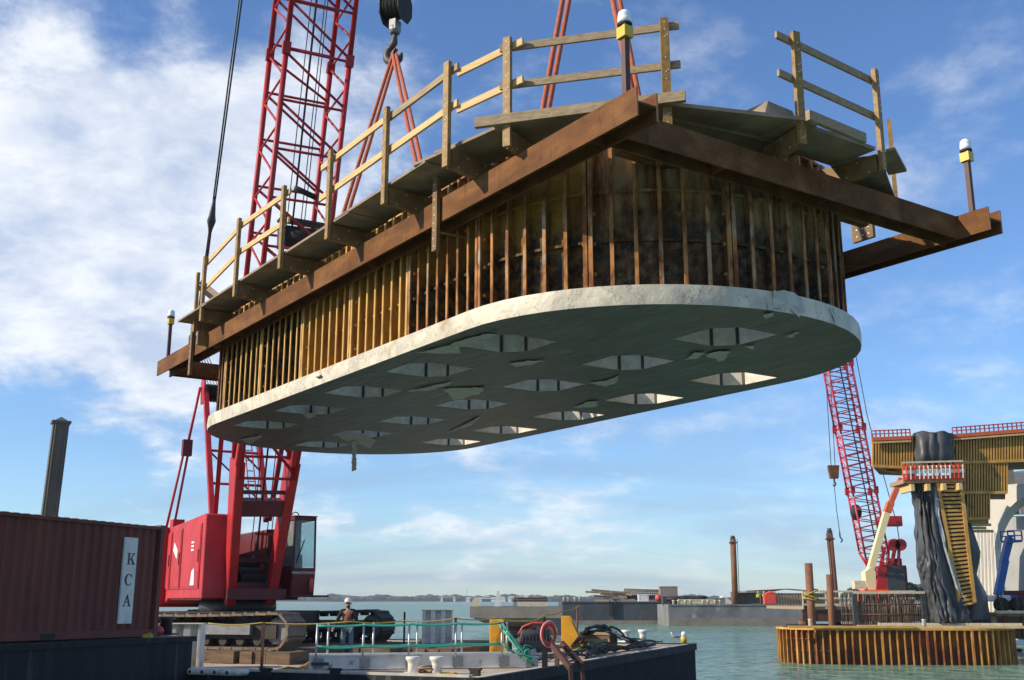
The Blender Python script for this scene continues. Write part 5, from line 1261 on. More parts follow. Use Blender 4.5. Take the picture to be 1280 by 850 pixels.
for px, Y, w, h, d, m, cat, lb in ((804,Y1b+1.5,1.6,1.1,1.2,'white','box','small white box in front of the rebar bundle'),(835.5,Y1b+1.5,2.7,2.3,2,'bargepale','box','tall pale box at the right end of the big barge'),
    (853,Y2b+5,6,1.1,2,'dkgrey','container','dark low container on the grey barge'),(858,Y2b+4,5.5,2.4,1.8,'black','tyre stack','dark rounded stack on the grey barge'),(888,Y2b+4,4,.9,2,'grey','box','grey low box on the grey barge deck'),
    (905,Y2b+6,2.5,1.2,2,'white','box','white peaked cover left of the tall rusty pile'),(870,Y2b+2,5,.7,1,'cream','timber','cream timber lengths near the left end of the grey barge'),(812,Y1b+1,.1,.1,.1,'white',None,None)):
    if not cat: continue
    p = ondeck(px,Y,zb if Y < Y2b-.1 or px<836 else h2b); mb = MB()
    if cat == 'tyre stack':
        for i in range(4): mb.lathe([(1.3,0),(1.5,.15),(1.5,.4),(1.3,.55)],(-1.6+1.1*i,0,.5+.12*(i%2)),14)
        mb.bx(-2.6,2.6,-.8,.8,0,.6)
    elif 'peaked' in lb: mb.prism([(-w/2,0),(w/2,0),(w/2,.3),(0,h),(-w/2,.4)],(0,0,0),(1,0,0),(0,0,1),(0,d,0))
    else: mb.bx(-w/2,w/2,-d/2,d/2,0,h); mb.bx(-w/2-.04,w/2+.04,-d/2-.04,d/2+.04,h-.12,h+.02)
    o = mb.build(cat.replace(' ','_') if cat!='box' else 'storage_box', M[m]); o.location = p; tag(o, lb, cat)
p = ondeck(823,Y1b+.8,zb); mb = MB(); mb.ball((0,0,.55),.55,(1,1,1),14); mb.lathe([(.12,1.05),(.12,1.2)],(0,0,0),8); o = mb.build('marker_buoy', M['lifered']); o.location = p; tag(o,'round red buoy on the big barge deck','buoy')
# small deck fittings
for k,(px,Y,zz) in enumerate(((708,Y1b+1,zb),(722,Y1b+1,zb),(845,Y2b+1,h2b),(860,Y2b+1,h2b),(882,Y2b+1,h2b),(897,Y2b+1,h2b))):
    mb = MB(); mb.lathe([(.22,0),(.2,.5),(.3,.6)],(-.35,0,0),8); mb.lathe([(.22,0),(.2,.5),(.3,.6)],(.35,0,0),8); o = mb.build('far_bitt', M['cream']); o.location = ondeck(px,Y,zz)
    tag(o, 'small pale mooring bitt along the edge of a distant barge','bollard','mooring bitts on the distant barges')
# containers and crew on the grey barge
p = ondeck(933.5,Y2b+4,h2b); e = empty('open_container', p, 0, 'cream framed open shipping box beside the tall rusty pile', 'container')
mb = MB(); w,h,d = 1.9,1.75,2.2
for x in (-w,w): mb.bx(x-.12,x+.12,-.1,.1,0,h+.1)
mb.bx(-w,w,-.1,.1,h-.1,h+.12); mb.build('frame', M['cream'], e); mb = MB(); mb.bx(-w+.1,w-.1,.6,d,0,h); mb.bx(-w,-w+.1,0,d,0,h); mb.bx(w-.1,w,0,d,0,h); mb.bx(-w,w,0,d,h-.05,h+.05); mb.build('box_body', M['gpile'], e)
for k,(px,sh,vs,lb) in enumerate(((948,'hivis','hivis','distant worker in yellow hi-vis beside the open box'),(955,'hivis',None,'distant worker in yellow, second from the open box'),(962,'hivisr','hivisr','distant worker in bright red, in the middle of the crew'),(968.5,'hivis','hivis','distant worker in yellow, right end of the crew'))):
    person((ondeck(px,Y2b+2,h2b)), R_(20*k), lb, shirt=sh, vest=vs, trousers='shirt', pose='work' if k%2 else 'stand', group='distant workers on the grey barge', detail=False, scale=1.0)
p = ondeck(962,Y2b+1.4,h2b); mb = MB(); mb.bx(-.9,.9,-.4,.4,0,1.3); mb.prism([(-.9,1.3),(.9,1.3),(.5,1.9),(-.3,1.7)],(0,-.3,0),(1,0,0),(0,0,1),(0,.6,0)); o = mb.build('red_compressor', M['hivisr'], bevel=.1); o.location = p; tag(o,'bright red machine on the grey barge deck','machine')
p = ondeck(985,Y2b+6,h2b); e = empty('rebar_stack', p, 0, 'long low rusty stack of steel on the grey barge', 'steel stack')
mb = MB(); 
for j in range(6):
    mb.tube([(-6,j*.3,1.9-.1*j+.15*math.sin(j)),(0,j*.3,2.2),(6.5,j*.3,1.7)],.07,5)
for i in range(30): mb.bar((-6+.42*i,-.1,0),(-6+.42*i,-.1,1.8+.3*math.sin(i*.3)),.06,.06)
mb.build('bars', M['rebar'], e); mb = MB(); mb.bx(-6,6.5,.3,1.6,0,1.6); mb.build('stack_core', M['wood'], e)
# piles
def tubepile(px0,y0,px1,y1,Y,wpx,label,m='pile',kind='pile',cap=False,zb=0,onz=None):
    if onz is not None: zb = onz+.5
    a = W(px1,y1,Y=Y); b_ = W(px0,y0,Y=Y); r = wpx/1360*Y*1.03/2; e = MB()
    a0 = Vector((a.x,Y,zb)); t = b_-Vector((a.x,Y,0))
    n = 14; e.tube([Vector((0,0,-.5)), Vector((b_.x-a.x,0,b_.z-zb))], r, 18)
    o = e.build('tube_pile' if not cap else 'spud_pile', M[m]); o.location = a0; tag(o,label,kind)
    if cap:
        c = MB(); T = Vector((b_.x-a.x,0,b_.z-zb)); c.box(T+Vector((0,0,-.5)),(r*2.4,r*2.4,.18)); c.box(T+Vector((0,0,.1)),(r*1.5,r*1.5,.35)); c.lathe([(r*.7,0),(r*.7,.3)],T+Vector((0,0,.2)),10); c.build('head_cap', M['dkgrey'], o)
        c = MB(); c.tube([T+Vector((r*1.3*cap,-r,0)), Vector((r*1.2*cap,-r,.5))],.05,5); c.build('rigging', M['rope'], o)
    return o
tubepile(916,674,919.5,757,Y2b+3,7,'tall dark rusty spud pile with a cap, alone on the grey barge',cap=1,onz=h2b)
tubepile(1037,667,1046,747,104,7.2,'tall leaning rusty spud pile with a cap, right of the two tube piles',cap=-1)
tubepile(1010.5,704,1015,780,84,9.2,'thicker rusty tube pile with yellow rope round it, left of the pair')
tubepile(1036.5,718,1038.5,765,90,7.6,'short rusty tube pile just left of the tall leaning spud')
q = W(1014,752,Y=84); coil(q, .55, 3, .05, 'yrope', 'yellow rope wound round the thicker rusty tube pile', seed=8, name='pile_rope', flat=.5)

# ---------------------------------------------------------------- trestle and rail
Yt = 92; x0 = W(1004,775,Y=Yt).x; x1 = W(1295,775,Y=Yt).x; zt = W(1040,758,Y=Yt).z; zt0 = W(1040,772,Y=Yt).z
tr = empty('work_trestle', (x0,Yt,0), 0, 'steel work trestle with brown girders and a timber guard rail', 'trestle'); LT = x1-x0+8
mb = MB(); mb.bx(0,LT,0,13,zt-.25,zt); mb.build('deck', M['wood'], tr)
mb = MB(); mb.bx(0,LT,.1,.35,zt-1.15,zt-.25); mb.bx(0,LT,-.05,.5,zt-1.2,zt-1.12); mb.bx(0,LT,-.05,.5,zt-.32,zt-.24); mb.build('girder', M['brown'], tr)
for i in range(int(LT/2.2)):
    mb = MB(); mb.bx(i*2.2+.2,i*2.2+.5,-.1,.3,zt-1.15,zt+.1); mb.build('girder_stiffener', M['black'], tr)
for i in range(4):
    mb = MB(); mb.tube([(1+i*7,4,-1),(1+i*7,4,zt-1.2)],.4,14); mb.build('trestle_pile', M['pile'], tr)
mb = MB(); mb.bx(0,LT,.8,6,zt-2.4,zt-1.5); mb.build('lower_cap', M['black'], tr)
for i in range(int(LT/1.9)+1):
    if i*1.9 > 9: break
    mb = MB(); mb.bx(i*1.9,i*1.9+.10,-.12,-.02,zt-.2,zt+1.25); mb.build('rail_post', M['cream'], tr)
for z in (.15,.65,1.2): mb = MB(); mb.bx(0,9.3,-.17,-.12,zt+z-.07,zt+z+.07); mb.build('rail', M['cream'], tr)

# ---------------------------------------------------------------- cofferdam in the water
Yc = CAMH/.0549
ca = W(975,829,Y=Yc+2); cb = W(1274,829,Y=Yc-1)
# oval tub, its flat side facing us, turned slightly
cl = W(993,829,Y=Yc); cr_ = W(1303,829,Y=Yc-2.5)
tub = empty('cofferdam_tub', ((cl.x+cr_.x)/2, (cl.y+cr_.y)/2+3.4, 0), -.05-.04, 'long yellow brown ribbed cofferdam standing in the water at lower right', 'cofferdam')
LH = (cr_.x-cl.x)/2; RC = 3.3; ztop_ = W(1100,785,Y=Yc-.5).z
def tubo(d, n=16):
    P = []; Ls = LH-RC+.3
    for i in range(n+1): t = math.pi/2+math.pi*i/n; P.append((-Ls+(RC-d)*math.cos(t),(RC-d)*math.sin(t)))
    for i in range(n+1): t = -math.pi/2+math.pi*i/n; P.append((Ls+(RC-d)*math.cos(t),(RC-d)*math.sin(t)))
    return P
def walk(P):   # resample outline to even steps
    L_ = []; t = 0
    for i in range(len(P)):
        a,b_ = Vector(P[i]), Vector(P[(i+1)%len(P)]); L_.append((t,a,b_)); t += (b_-a).length
    return L_, t
out_, tot = walk(tubo(0)); 
def atp(s):
    s %= tot
    for t,a,b_ in out_:
        l = (b_-a).length
        if t <= s <= t+l and l>1e-6: return a.lerp(b_,(s-t)/l), (b_-a).normalized()
    return out_[0][1], (out_[0][2]-out_[0][1]).normalized()
nr = 84; npn = 14; rn = random.Random(2)
for k in range(npn):
    mb = MB(); s0 = tot*k/npn; s1 = tot*(k+1)/npn; nb = nr//npn
    for i in range(nb):
        a, ta_ = atp(s0+(s1-s0)*i/nb+1e-4); b_, tb_ = atp(s0+(s1-s0)*(i+1)/nb-1e-4)
        na = Vector((ta_.y,-ta_.x)); nb_ = Vector((tb_.y,-tb_.x))
        ai = a-na*.22; bi = b_-nb_*.22; aj = ai-na*.03; bj = bi-nb_*.03
        q = [ai,bi,bj,aj]; mb.hexa([Vector((p.x,p.y,-1)) for p in q]+[Vector((p.x,p.y,ztop_-.02)) for p in q],0)
        ang = math.atan2(na.y,na.x); th = .12 if i==0 else .07; dz = -.1 if rn.random()<.1 else 0
        c = a-na*.11; mb.box((c.x,c.y,(ztop_-1)/2),(.22,th,ztop_+1),ang,1)
        for z in (.35*ztop_,.68*ztop_): 
            q=[ai,bi,bi+nb_*.09,ai+na*.09]; mb.hexa([Vector((p.x,p.y,z)) for p in q]+[Vector((p.x,p.y,z+.05)) for p in q],0)
        q=[ai-na*.1,bi-nb_*.1,b_+nb_*.02,a+na*.02]; mb.hexa([Vector((p.x,p.y,ztop_-.12)) for p in q]+[Vector((p.x,p.y,ztop_)) for p in q],2)
    mb.build('wall_panel', [M['cdplate'], M['cdrib'], M['formy']], tub)
mb = MB(); P = tubo(.35); mb.prism(P,(0,0,ztop_-.35),(1,0,0),(0,1,0),(0,0,.1)); mb.build('inner_floor', M['brown'], tub)
for x0_,x1_,y,z,m in ((-LH-.1,-LH+7,-3.45,.13,'formy'),(-LH+4,-LH+10,-2.6,.16,'woodnew'),(LH-8.5,LH+1.2,-3.2,.14,'woodnew'),(LH-8,LH,-2.7,.28,'cream')):
    mb = MB(); mb.bx(x0_,x1_,y,y+.3,ztop_,ztop_+z); mb.build('top_plank', M[m], tub)
for x in (-LH+1.2,-LH+7.6): mb = MB(); mb.lathe([(.12,0),(.1,.35),(.16,.4)],(x,-3.1,ztop_+.1),10); mb.build('top_fitting', M['white'], tub)
mb = MB(); mb.bx(LH+.2,LH+.6,-.5,-.1,ztop_*.3,ztop_*.4); mb.build('side_fitting', M['black'], tub)
# rebar cage
Yg = Yc+.5; ga = W(1070,783,Y=Yg); gb_ = W(1156,783,Y=Yg); gz = W(1070,740,Y=Yg).z; Lg = gb_.x-ga.x
cg = empty('rebar_cage', (ga.x,Yg,ztop_-.2), .0, 'rusty rebar cage standing in the cofferdam left of the wrapped column', 'rebar cage'); hg = gz-ztop_+.2
rn = random.Random(8)
for layer,y in enumerate((0,2.6)):
    for i in range(34):
        x = Lg*i/33; mb = MB(); mb.tube([(x,y,0),(x+rn.uniform(-.05,.05),y+rn.uniform(-.05,.05),hg-.05-rn.uniform(0,.1))],.035,5); mb.build('vertical_bar', M['rebar'], cg)
    mb = MB()
    for z in (.3,.8,1.3): mb.tube([(0,y-.04,z*hg/1.9),(Lg,y-.04,z*hg/1.9)],.03,5)
    mb.build('tie_bar', M['rebar'], cg)
for i in range(30):
    x = rn.uniform(0,Lg); mb = MB(); mb.tube([(x,1.3,0),(x,1.3,hg*.65),(x+.1,1.0,hg*.68)],.03,5); mb.build('hooked_bar', M['rebar'], cg)
for x in (0,Lg): mb = MB(); mb.bx(x-.14,x+.14,-.2,.0,-.1,hg); mb.build('corner_post', M['dkgrey'], cg)
mb = MB(); mb.bx(-.1,Lg+.1,-.22,-.12,hg-.1,hg+.04); mb.build('top_board', M['cream'], cg)

# ---------------------------------------------------------------- second crane
Y2 = 112
def crane2():
    base = W(1103,738,Y=Y2); zb = zt; 
    e = empty('crawler_crane', (base.x, Y2, zb), 0, 'distant red lattice crane on the trestle beyond the rebar cage', 'crane')
    L = lambda px,py,dy=0: W(px,py,Y=Y2+dy) - Vector((base.x,Y2,zb))
    mb = MB(); lattice(mb, L(1101,722,0)+Vector((0,0,0)), L(1092,690,-1), 1.0,.8, 2.4,1.8, Vector((1,0,.1)), 2, .11,.06); b0 = L(1092,690,-1)
    mb.build('boom_butt', M['red'], e)
    top = L(1013,290,-14); 
    D = top-b0; seg = 5
    for k in range(seg):
        mb = MB(); q0 = b0+D*k/seg; q1 = b0+D*((k+1)/seg-.004); lattice(mb, q0, q1, 2.3,1.9,2.3,1.9, Vector((1,0,.1)), 6, .10,.055)
        mb.box(q0,(2.6,2.1,.25),Matrix.Rotation(-.12,3,'Y')) if False else None
        mb.build('boom_section', M['pink'], e)
    for k in (1,2,3,4):
        q0 = b0+D*k/seg
        for x in (-1.15,1.15):
            for y in (-.95,.95): mb = MB(); mb.box(q0+Vector((x,y,0)),(.36,.36,.7)); mb.build('boom_joint', M['red'], e)
    mb = MB(); mb.tube([b0+Vector((.3,-.3,0)), top+Vector((.2,0,0))],.07,6); mb.build('boom_rope_bundle', M['rope'], e)
    mb = MB(); p = L(1120,652); q = L(1101,648); mb.bx(min(p.x,q.x)-.3,max(p.x,q.x)+.3,-1.0,.2,p.z-.5,p.z+.5); mb.build('equalizer', M['red'], e)
    mb = MB(); mb.tube([L(1069,440,3), L(1084,520,2), L(1121,655,1), L(1126,688,1)],.05,5); mb.build('pendant', M['rope'], e)
    # gantry
    mb = MB()
    for s in (0,1.9): mb.bar(L(1119,684)+Vector((-s*.4,s*.5,0)), L(1108,736)+Vector((-s*.4,s*.5,0)),.3,.3); mb.bar(L(1124,684)+Vector((-s*.4,s*.5,0)), L(1121,738)+Vector((-s*.4,s*.5,0)),.25,.25)
    mb.bar(L(1108,712),L(1120,716),.15,.15); mb.bar(L(1112,700),L(1120,705),.15,.15)
    for px in (1117,1125): mb.lathe([(.6,-.3),(.6,.3)],L(px,681),12,(0,1,0))
    mb.build('gantry', M['red'], e)
    mb = MB(); a = L(1090,735); b_ = L(1104,737); mb.prism([(a.x,-2.5+3.2),(b_.x+.5,.7),(b_.x+.8,3.6),(a.x+.6,3.8)],(0,-.8,0),(1,0,0),(0,0,1),(0,2.6,0)); mb.build('machinery_house', M['red'], e)
    mb = MB(); a = L(1106,735); b_ = L(1133,737); mb.bx(a.x,b_.x,-.5,2.5,1.2,3.9); mb.build('engine_cover', M['dred'], e)
    mb = MB(); a = L(1106,735); mb.bx(a.x,a.x+1.8,-.9,-.5,1.4,3.8); mb.build('cab', M['dkgrey'], e)
    mb = MB(); a = L(1134,735); mb.bx(a.x-1.5,a.x,-.3,2.4,1.0,3.7); mb.build('counterweight', M['red'], e)
    mb = MB(); mb.bx(L(1092,735).x,L(1130,735).x,-1.5,-.4,0,1.0); mb.bx(L(1092,735).x,L(1130,735).x,2.4,3.4,0,1.0); mb.build('track', M['trackd'], e)
    mb = MB(); a = L(1122,728); mb.bx(a.x-.6,a.x+.6,0,1,3.9,4.6); mb.build('exhaust_box', M['black'], e)
    mb = MB(); a = L(1070,640,-3); mb.ball(a,.6,(1,.8,1.3),12); mb.build('hook_ball', M['black'], e)
    hbk = empty('hanging_hook_block', W(1042,590,Y=Y2-12), 0, 'small rusty hook block hanging on thin lines left of the distant crane boom', 'hook block')
    mb = MB(); mb.prism([(-.5,.6),(.5,.6),(.35,-.6),(-.35,-.6)],(0,-.25,0),(1,0,0),(0,0,1),(0,.5,0)); mb.tube([(0,0,-.5),(.02,0,-.9),(.14,0,-1.1),(0,0,-1.3),(-.14,0,-1.2)],.08,7); mb.build('block', M['beam'], hbk)
    mb = MB(); hl = lambda px,py: W(px,py,Y=Y2-12)-W(1042,590,Y=Y2-12)
    mb.tube([hl(1039,585), hl(1028,400)],.035,5); mb.tube([hl(1044,585), hl(1034,400)],.035,5); mb.tube([hl(1042,600), hl(1046,640), hl(1050,668)],.035,5); mb.build('hoist_line', M['rope'], hbk)
    mb = MB(); c = hl(1050,671); mb.tube([c+Vector((0,0,.4)),c,c+Vector((.2,0,-.3)),c+Vector((.05,0,-.5))],.07,6); mb.build('tail_hook', M['black'], hbk)
M['pink'] = mat('crane_pink_red', (.58,.055,.085), (.46,.035,.06), .5, scale=.5)
crane2()
# boom lift, cream and orange
Yl = 84
def lift1():
    b0 = W(1086,745,Y=Yl); o0 = Vector((b0.x,Yl,zt)); L = lambda px,py: W(px,py,Y=Yl)-o0
    e = empty('boom_lift', o0, 0, 'boom lift with cream lower arm and orange upper arm in front of the distant crane', 'boom lift')
    mb = MB(); mb.prism([(L(1079,715).x,L(1079,715).z),(L(1087,709).x,L(1087,709).z),(L(1092,715).x,L(1092,715).z),(L(1092,738).x,L(1092,738).z),(L(1084,738).x,L(1084,738).z),(L(1080,728).x,L(1080,728).z)],(0,-.5,0),(1,0,0),(0,0,1),(0,1,0)); mb.build('turret', M['liftc'], e)
    mb = MB(); mb.bar(L(1085,722),L(1108,641),.55,.45); mb.build('lower_arm', M['liftc'], e)
    mb = MB(); mb.bar(L(1107,644),L(1126,598),.42,.38); mb.bar(L(1109,640),L(1113,628),.58,.5); mb.build('upper_arm', M['orange'], e)
    mb = MB(); a = L(1072,738); b_ = L(1106,738); mb.bx(a.x,b_.x,-1.2,1.2,.35,1.25); mb.build('chassis', M['orange'], e, bevel=.08)
    mb = MB(); mb.box(L(1074,731),(.9,.8,.6)); mb.build('cover_box', M['cream'], e)
    for x in (L(1075,738).x+.3,L(1104,738).x-.3):
        for y in (-1.2,1.2): mb = MB(); mb.lathe([(.3,-.2),(.45,-.15),(.45,.15),(.3,.2)],(x,y,.45),14,(0,1,0)); mb.build('wheel', M['black'], e)
    return e
lift1()
# distant shrubs right of the crane
for px, w, h, n in ((1140,26,8,60),(1067,10,5,20)):
    p = W(px,745,Y=190); o = MB(); rn = random.Random(px)
    for k in range(n*3):
        x = rn.gauss(0,w*.05*1.4); z = abs(rn.gauss(0,.5))*h*.14*1.6; r = rn.uniform(.3,.8); o.ball((x,rn.uniform(-1,1),z+1),r,(1.2,1,.7),6)
    t = o.build('tree_crown', M['tree']); e = empty('shore_tree', (p.x,190,p.z-1.2), 0, 'dark green tree clump seen %s' % ('just left of the wrapped column' if px==1140 else 'above the trestle rail, left of the orange lift'), 'tree'); t.parent = e
    m2 = MB(); m2.tube([(0,0,-3),(0,0,1.5)],[.4,.25],8); m2.build('trunk', M['brown'], e)

# ---------------------------------------------------------------- pier, formwork, tarps
Yp = Yc+3
def poly3(pxs, Y, depth, m, parent, name, o0, ribs=None, bevel=0):
    P = [W(x,y,Y=Y)-o0 for x,y in pxs]; mb = MB(); mb.prism([(p.x,p.z) for p in P],(0,Y-o0.y,0),(1,0,0),(0,0,1),(0,depth,0))
    return mb.build(name, M[m], parent, bevel=bevel)
po = W(1190,778,Y=Yp); po.z = ztop_-.2
pier = empty('pier_formwork', po, 0, 'yellow ribbed formwork of the tall bridge pier and its cap beam', 'formwork')
def ribbedface(x0,x1,yt0,yt1,yb0,yb1,Y,n,name='form_panel',vert=True,proud=.22):
    """face between px x0..x1, top from yt0 to yt1, bottom yb0 to yb1, with n ribs"""
    mb = MB(); A = lambda x,y: W(x,y,Y=Y)-po
    a,b_,c,d = A(x0,yb0),A(x1,yb1),A(x1,yt1),A(x0,yt0); D = Vector((1.95,4.5,0))
    mb.hexa([a,b_,b_+D,a+D,d,c,c+D,d+D],0)
    f = Vector((0,-proud/2,0))
    for i in range(n+1):
        t = i/n
        if vert: mb.bar(a.lerp(b_,t)+f, d.lerp(c,t)+f, .085, proud, up=(0,1,0), mi=1)
        else: mb.bar(a.lerp(d,t)+f, b_.lerp(c,t)+f, .12, proud, up=(0,1,0), mi=1)
    for p,q in (((d,c),(a,b_)) if vert else ((a,d),(b_,c))): mb.bar(p+f*1.15, q+f*1.15, .16, proud*1.15, up=(0,1,0), mi=1)
    return mb.build(name, [M['formd'],M['formy']], pier)
ribbedface(1090,1139,550,547,583,585,Yp-2.2,14)
ribbedface(1191,1283,546,539,579,576,Yp-2.2,26)
ribbedface(1191,1257,579,578,616,616,Yp-2.15,19)
ribbedface(1208,1235,616.5,616,649,648,Yp-2.1,8)
# slanted column form
def quadribs(P4, Y, n, name):
    mb = MB(); a,b_,c,d = [W(x,y,Y=Y)-po for x,y in P4]; D = Vector((1.25,3,0)); mb.hexa([a,b_,b_+D,a+D,d,c,c+D,d+D],0)
    for i in range(n+1):
        t=i/n; mb.bar(a.lerp(d,t)+Vector((0,-.12,0)), b_.lerp(c,t)+Vector((0,-.12,0)), .13,.26,up=(0,1,0),mi=1)
    for p,q in ((a,d),(b_,c)): mb.bar(p+Vector((0,-.15,0)),q+Vector((0,-.15,0)),.2,.3,up=(0,1,0),mi=1)
    mb.build(name,[M['formd'],M['formy']],pier)
quadribs([(1198,757),(1216,753),(1199,604),(1170,604)],Yp-3.2,30,'column_form')
poly3([(1204,757),(1214,757),(1200,604),(1191,604)],Yp-2.9,3,'formd',pier,'column_core',po)
poly3([(1170,778),(1226,778),(1210,604),(1160,604)],Yp-.6,1.6,'formd',pier,'column_core',po)
# platform under the cap
mb = MB(); A = lambda x,y,dy=0: W(x,y,Y=Yp-3.6+dy)-po
a=A(1130,604); b_=A(1206,602); mb.hexa([a,b_,b_+Vector((0,2.5,0)),a+Vector((0,2.5,0)),a+Vector((0,0,.25)),b_+Vector((0,0,.25)),b_+Vector((0,2.5,.25)),a+Vector((0,2.5,.25))]); mb.build('platform_deck', M['wood'], pier)
for i in range(11):
    mb = MB(); q=a.lerp(b_,i/10); mb.bar(q,q+Vector((0,0,1.25)),.09); mb.build('platform_post', M['orange'], pier)
for z,m in ((.3,'hivisr'),(.65,'white'),(.9,'orange'),(1.22,'cream')): mb = MB(); mb.bar(a+Vector((0,-.06,z)),b_+Vector((0,-.06,z)),.05,.22 if m!='cream' else .1); mb.build('platform_rail', M[m], pier)
for i in range(14):
    mb = MB(); q=a.lerp(b_,(i+.5)/14); mb.bar(q+Vector((0,-.1,.2)),q+Vector((.05,-.1,1.0)),.16,.04); mb.build('platform_banner', M[('hivisr','white','lifered','white','white','orange')[i%6] if i<5 or i>9 else 'white'], pier)
for k in range(4): mb = MB(); q=a.lerp(b_,.1+.26*k)+Vector((0,.6,-.3)); mb.box(q,(.2,2,.4)); mb.build('platform_joist', M['woodnew'], pier)
# top guard rail
for (xa,ya,xb,yb,n) in ((1090,549,1138,547,9),(1191,545,1283,538,16)):
    P0,P1_ = W(xa,ya,Y=Yp-2.6)-po, W(xb,yb,Y=Yp-2.6)-po
    for i in range(n+1): mb = MB(); q=P0.lerp(P1_,i/n); mb.bar(q+Vector((0,0,-.3)),q+Vector((0,0,.55)),.06); mb.build('cap_rail_post', M['orange'], pier)
    for z,m,h in ((.0,'orange',.22),(.3,'lifered',.06),(.5,'redf',.06),(-.22,'woodnew',.10)): mb = MB(); mb.bar(P0+Vector((0,-.05,z)),P1_+Vector((0,-.05,z)),.06,h); mb.build('cap_rail', M[m], pier)
for k,(x,y) in enumerate(((1100,586),(1110,587),(1108,588),(1097,585))):
    mb = MB(); q=W(x,y,Y=Yp-1.5)-po; mb.bar(q,q+Vector((1.4-.3*k,0,-.35+.2*k)),.15,.1); mb.build('underside_timber', M['formy'], pier)
for k,(x,y) in enumerate(((1214,652),(1222,656),(1216,660),(1225,664))): mb = MB(); q=W(x,y,Y=Yp-1.5)-po; mb.bar(q-Vector((.5,0,0)),q+Vector((.8,0,0)),.15,.16); mb.build('prop_timber', M['woodnew'], pier)
# draped tarps
def drape(grid, name, label, mat_, th=.05, amp=.16, seed=1, sub=5):
    """grid: rows of (px,py,Y) control points; builds a folded cloth with thickness"""
    rows = [[W(x,y,Y=Y) for x,y,Y in r] for r in grid]; o0 = rows[-1][0].copy(); m_=len(rows); n_=len(rows[0]); V=[]; nr_=(m_-1)*sub+1; nc=(n_-1)*sub+1
    for i in range(nr_):
        a=min(i//sub,m_-2); fi=i/sub-a
        for j in range(nc):
            b=min(j//sub,n_-2); fj=j/sub-b
            p=(rows[a][b]*(1-fi)+rows[a+1][b]*fi)*(1-fj)+(rows[a][b+1]*(1-fi)+rows[a+1][b+1]*fi)*fj
            nz_=.5-1.6*abs(mnoise.noise((j*.30+seed*3+i*.02, i*.035, seed))); n2=.3-1.0*abs(mnoise.noise((j*.62+seed-i*.03, i*.07, seed*2)))
            p=p+Vector((.10*mnoise.noise((i*.3,j*.3,seed)), -amp*(nz_*1.6+n2*.7), 0)); V.append(p-o0)
    F=[(i*nc+j,i*nc+j+1,(i+1)*nc+j+1,(i+1)*nc+j) for i in range(nr_-1) for j in range(nc-1)]
    mb=MB(); mb.add(V,F,0,True); o=mb.build(name,M[mat_],fix=False); o.location=o0; so_=o.modifiers.new('t','SOLIDIFY'); so_.thickness=th; tag(o,label,'tarpaulin'); return o
Yd = Yp-3.0
drape([[(1140,543,Yd+.8),(1152,539,Yd+.3),(1166,541,Yd),(1178,539,Yd),(1189,542,Yd+.2),(1193,546,Yd+2)],
       [(1137,553,Yd+1),(1152,552,Yd-.1),(1166,552,Yd-.2),(1178,552,Yd-.2),(1189,553,Yd),(1194,555,Yd+2)],
       [(1139,569,Yd+1),(1153,569,Yd-.2),(1167,569,Yd-.2),(1179,569,Yd-.2),(1190,568,Yd),(1194,568,Yd+2)],
       [(1141,583,Yd+1),(1154,584,Yd),(1167,584,Yd),(1179,583,Yd),(1189,582,Yd),(1193,580,Yd+2)]],'black_tarpaulin','black tarpaulin wrapped round the cap beam above the red railed platform','tarp',seed=2,amp=.14)
mb = MB(); a=W(1140,543,Y=Yd+1.5); b_=W(1191,583,Y=Yd+1.5); 
drape([[(1136,603,Yd+.8),(1146,606,Yd),(1158,607,Yd-.1),(1169,606,Yd)],[(1143,640,Yd+.8),(1150,640,Yd-.2),(1162,640,Yd-.3),(1175,650,Yd)],
       [(1146,690,Yd+.8),(1156,690,Yd-.2),(1170,690,Yd-.4),(1185,700,Yd)],[(1148,710,Yd+.9),(1160,720,Yd-.4),(1176,725,Yd-.6),(1196,735,Yd)],
       [(1156,750,Yd+.9),(1166,752,Yd-.4),(1184,754,Yd-.6),(1208,760,Yd-.2)],[(1160,779,Yd+.9),(1172,779,Yd-.5),(1190,779,Yd-.8),(1212,779,Yd-.4)]],'black_tarpaulin','long black tarpaulin hanging down the left side of the inclined column','tarp',seed=5,amp=.30,sub=12)
drape([[(1167,606,Yd-.15),(1170,606,Yd-.2)],[(1168,640,Yd-.35),(1174,640,Yd-.4)],[(1176,672,Yd-.4),(1185,690,Yd-.5)],[(1187,710,Yd-.6),(1196,725,Yd-.6)],[(1196,735,Yd-.6),(1208,752,Yd-.6)]],'pale_tarpaulin','narrow pale strip of tarpaulin edging the slanted yellow column form','tarpl',seed=7,amp=.08,sub=6)
drape([[(1200,606,Yd+.6),(1204,606,Yd+.9)],[(1203,640,Yd+.5),(1209,648,Yd+.9)],[(1207,665,Yd+.5),(1210,670,Yd+.9)],[(1203,705,Yd+.4),(1208,690,Yd+.9)]],'pale_tarpaulin','pale blue grey tarpaulin hanging at the right of the yellow column form','tarpl',seed=9,amp=.10)
drape([[(1207,665,Yd+.7),(1212,655,Yd+1.1)],[(1208,700,Yd+.6),(1224,690,Yd+1.1)],[(1211,725,Yd+.5),(1222,718,Yd+1.1)],[(1214,755,Yd+.4),(1234,745,Yd+1.2)],[(1213,779,Yd+.3),(1238,779,Yd+1.2)]],'black_tarpaulin','torn black tarpaulin flapping beside the white arch leg','tarp',seed=12,amp=.16)
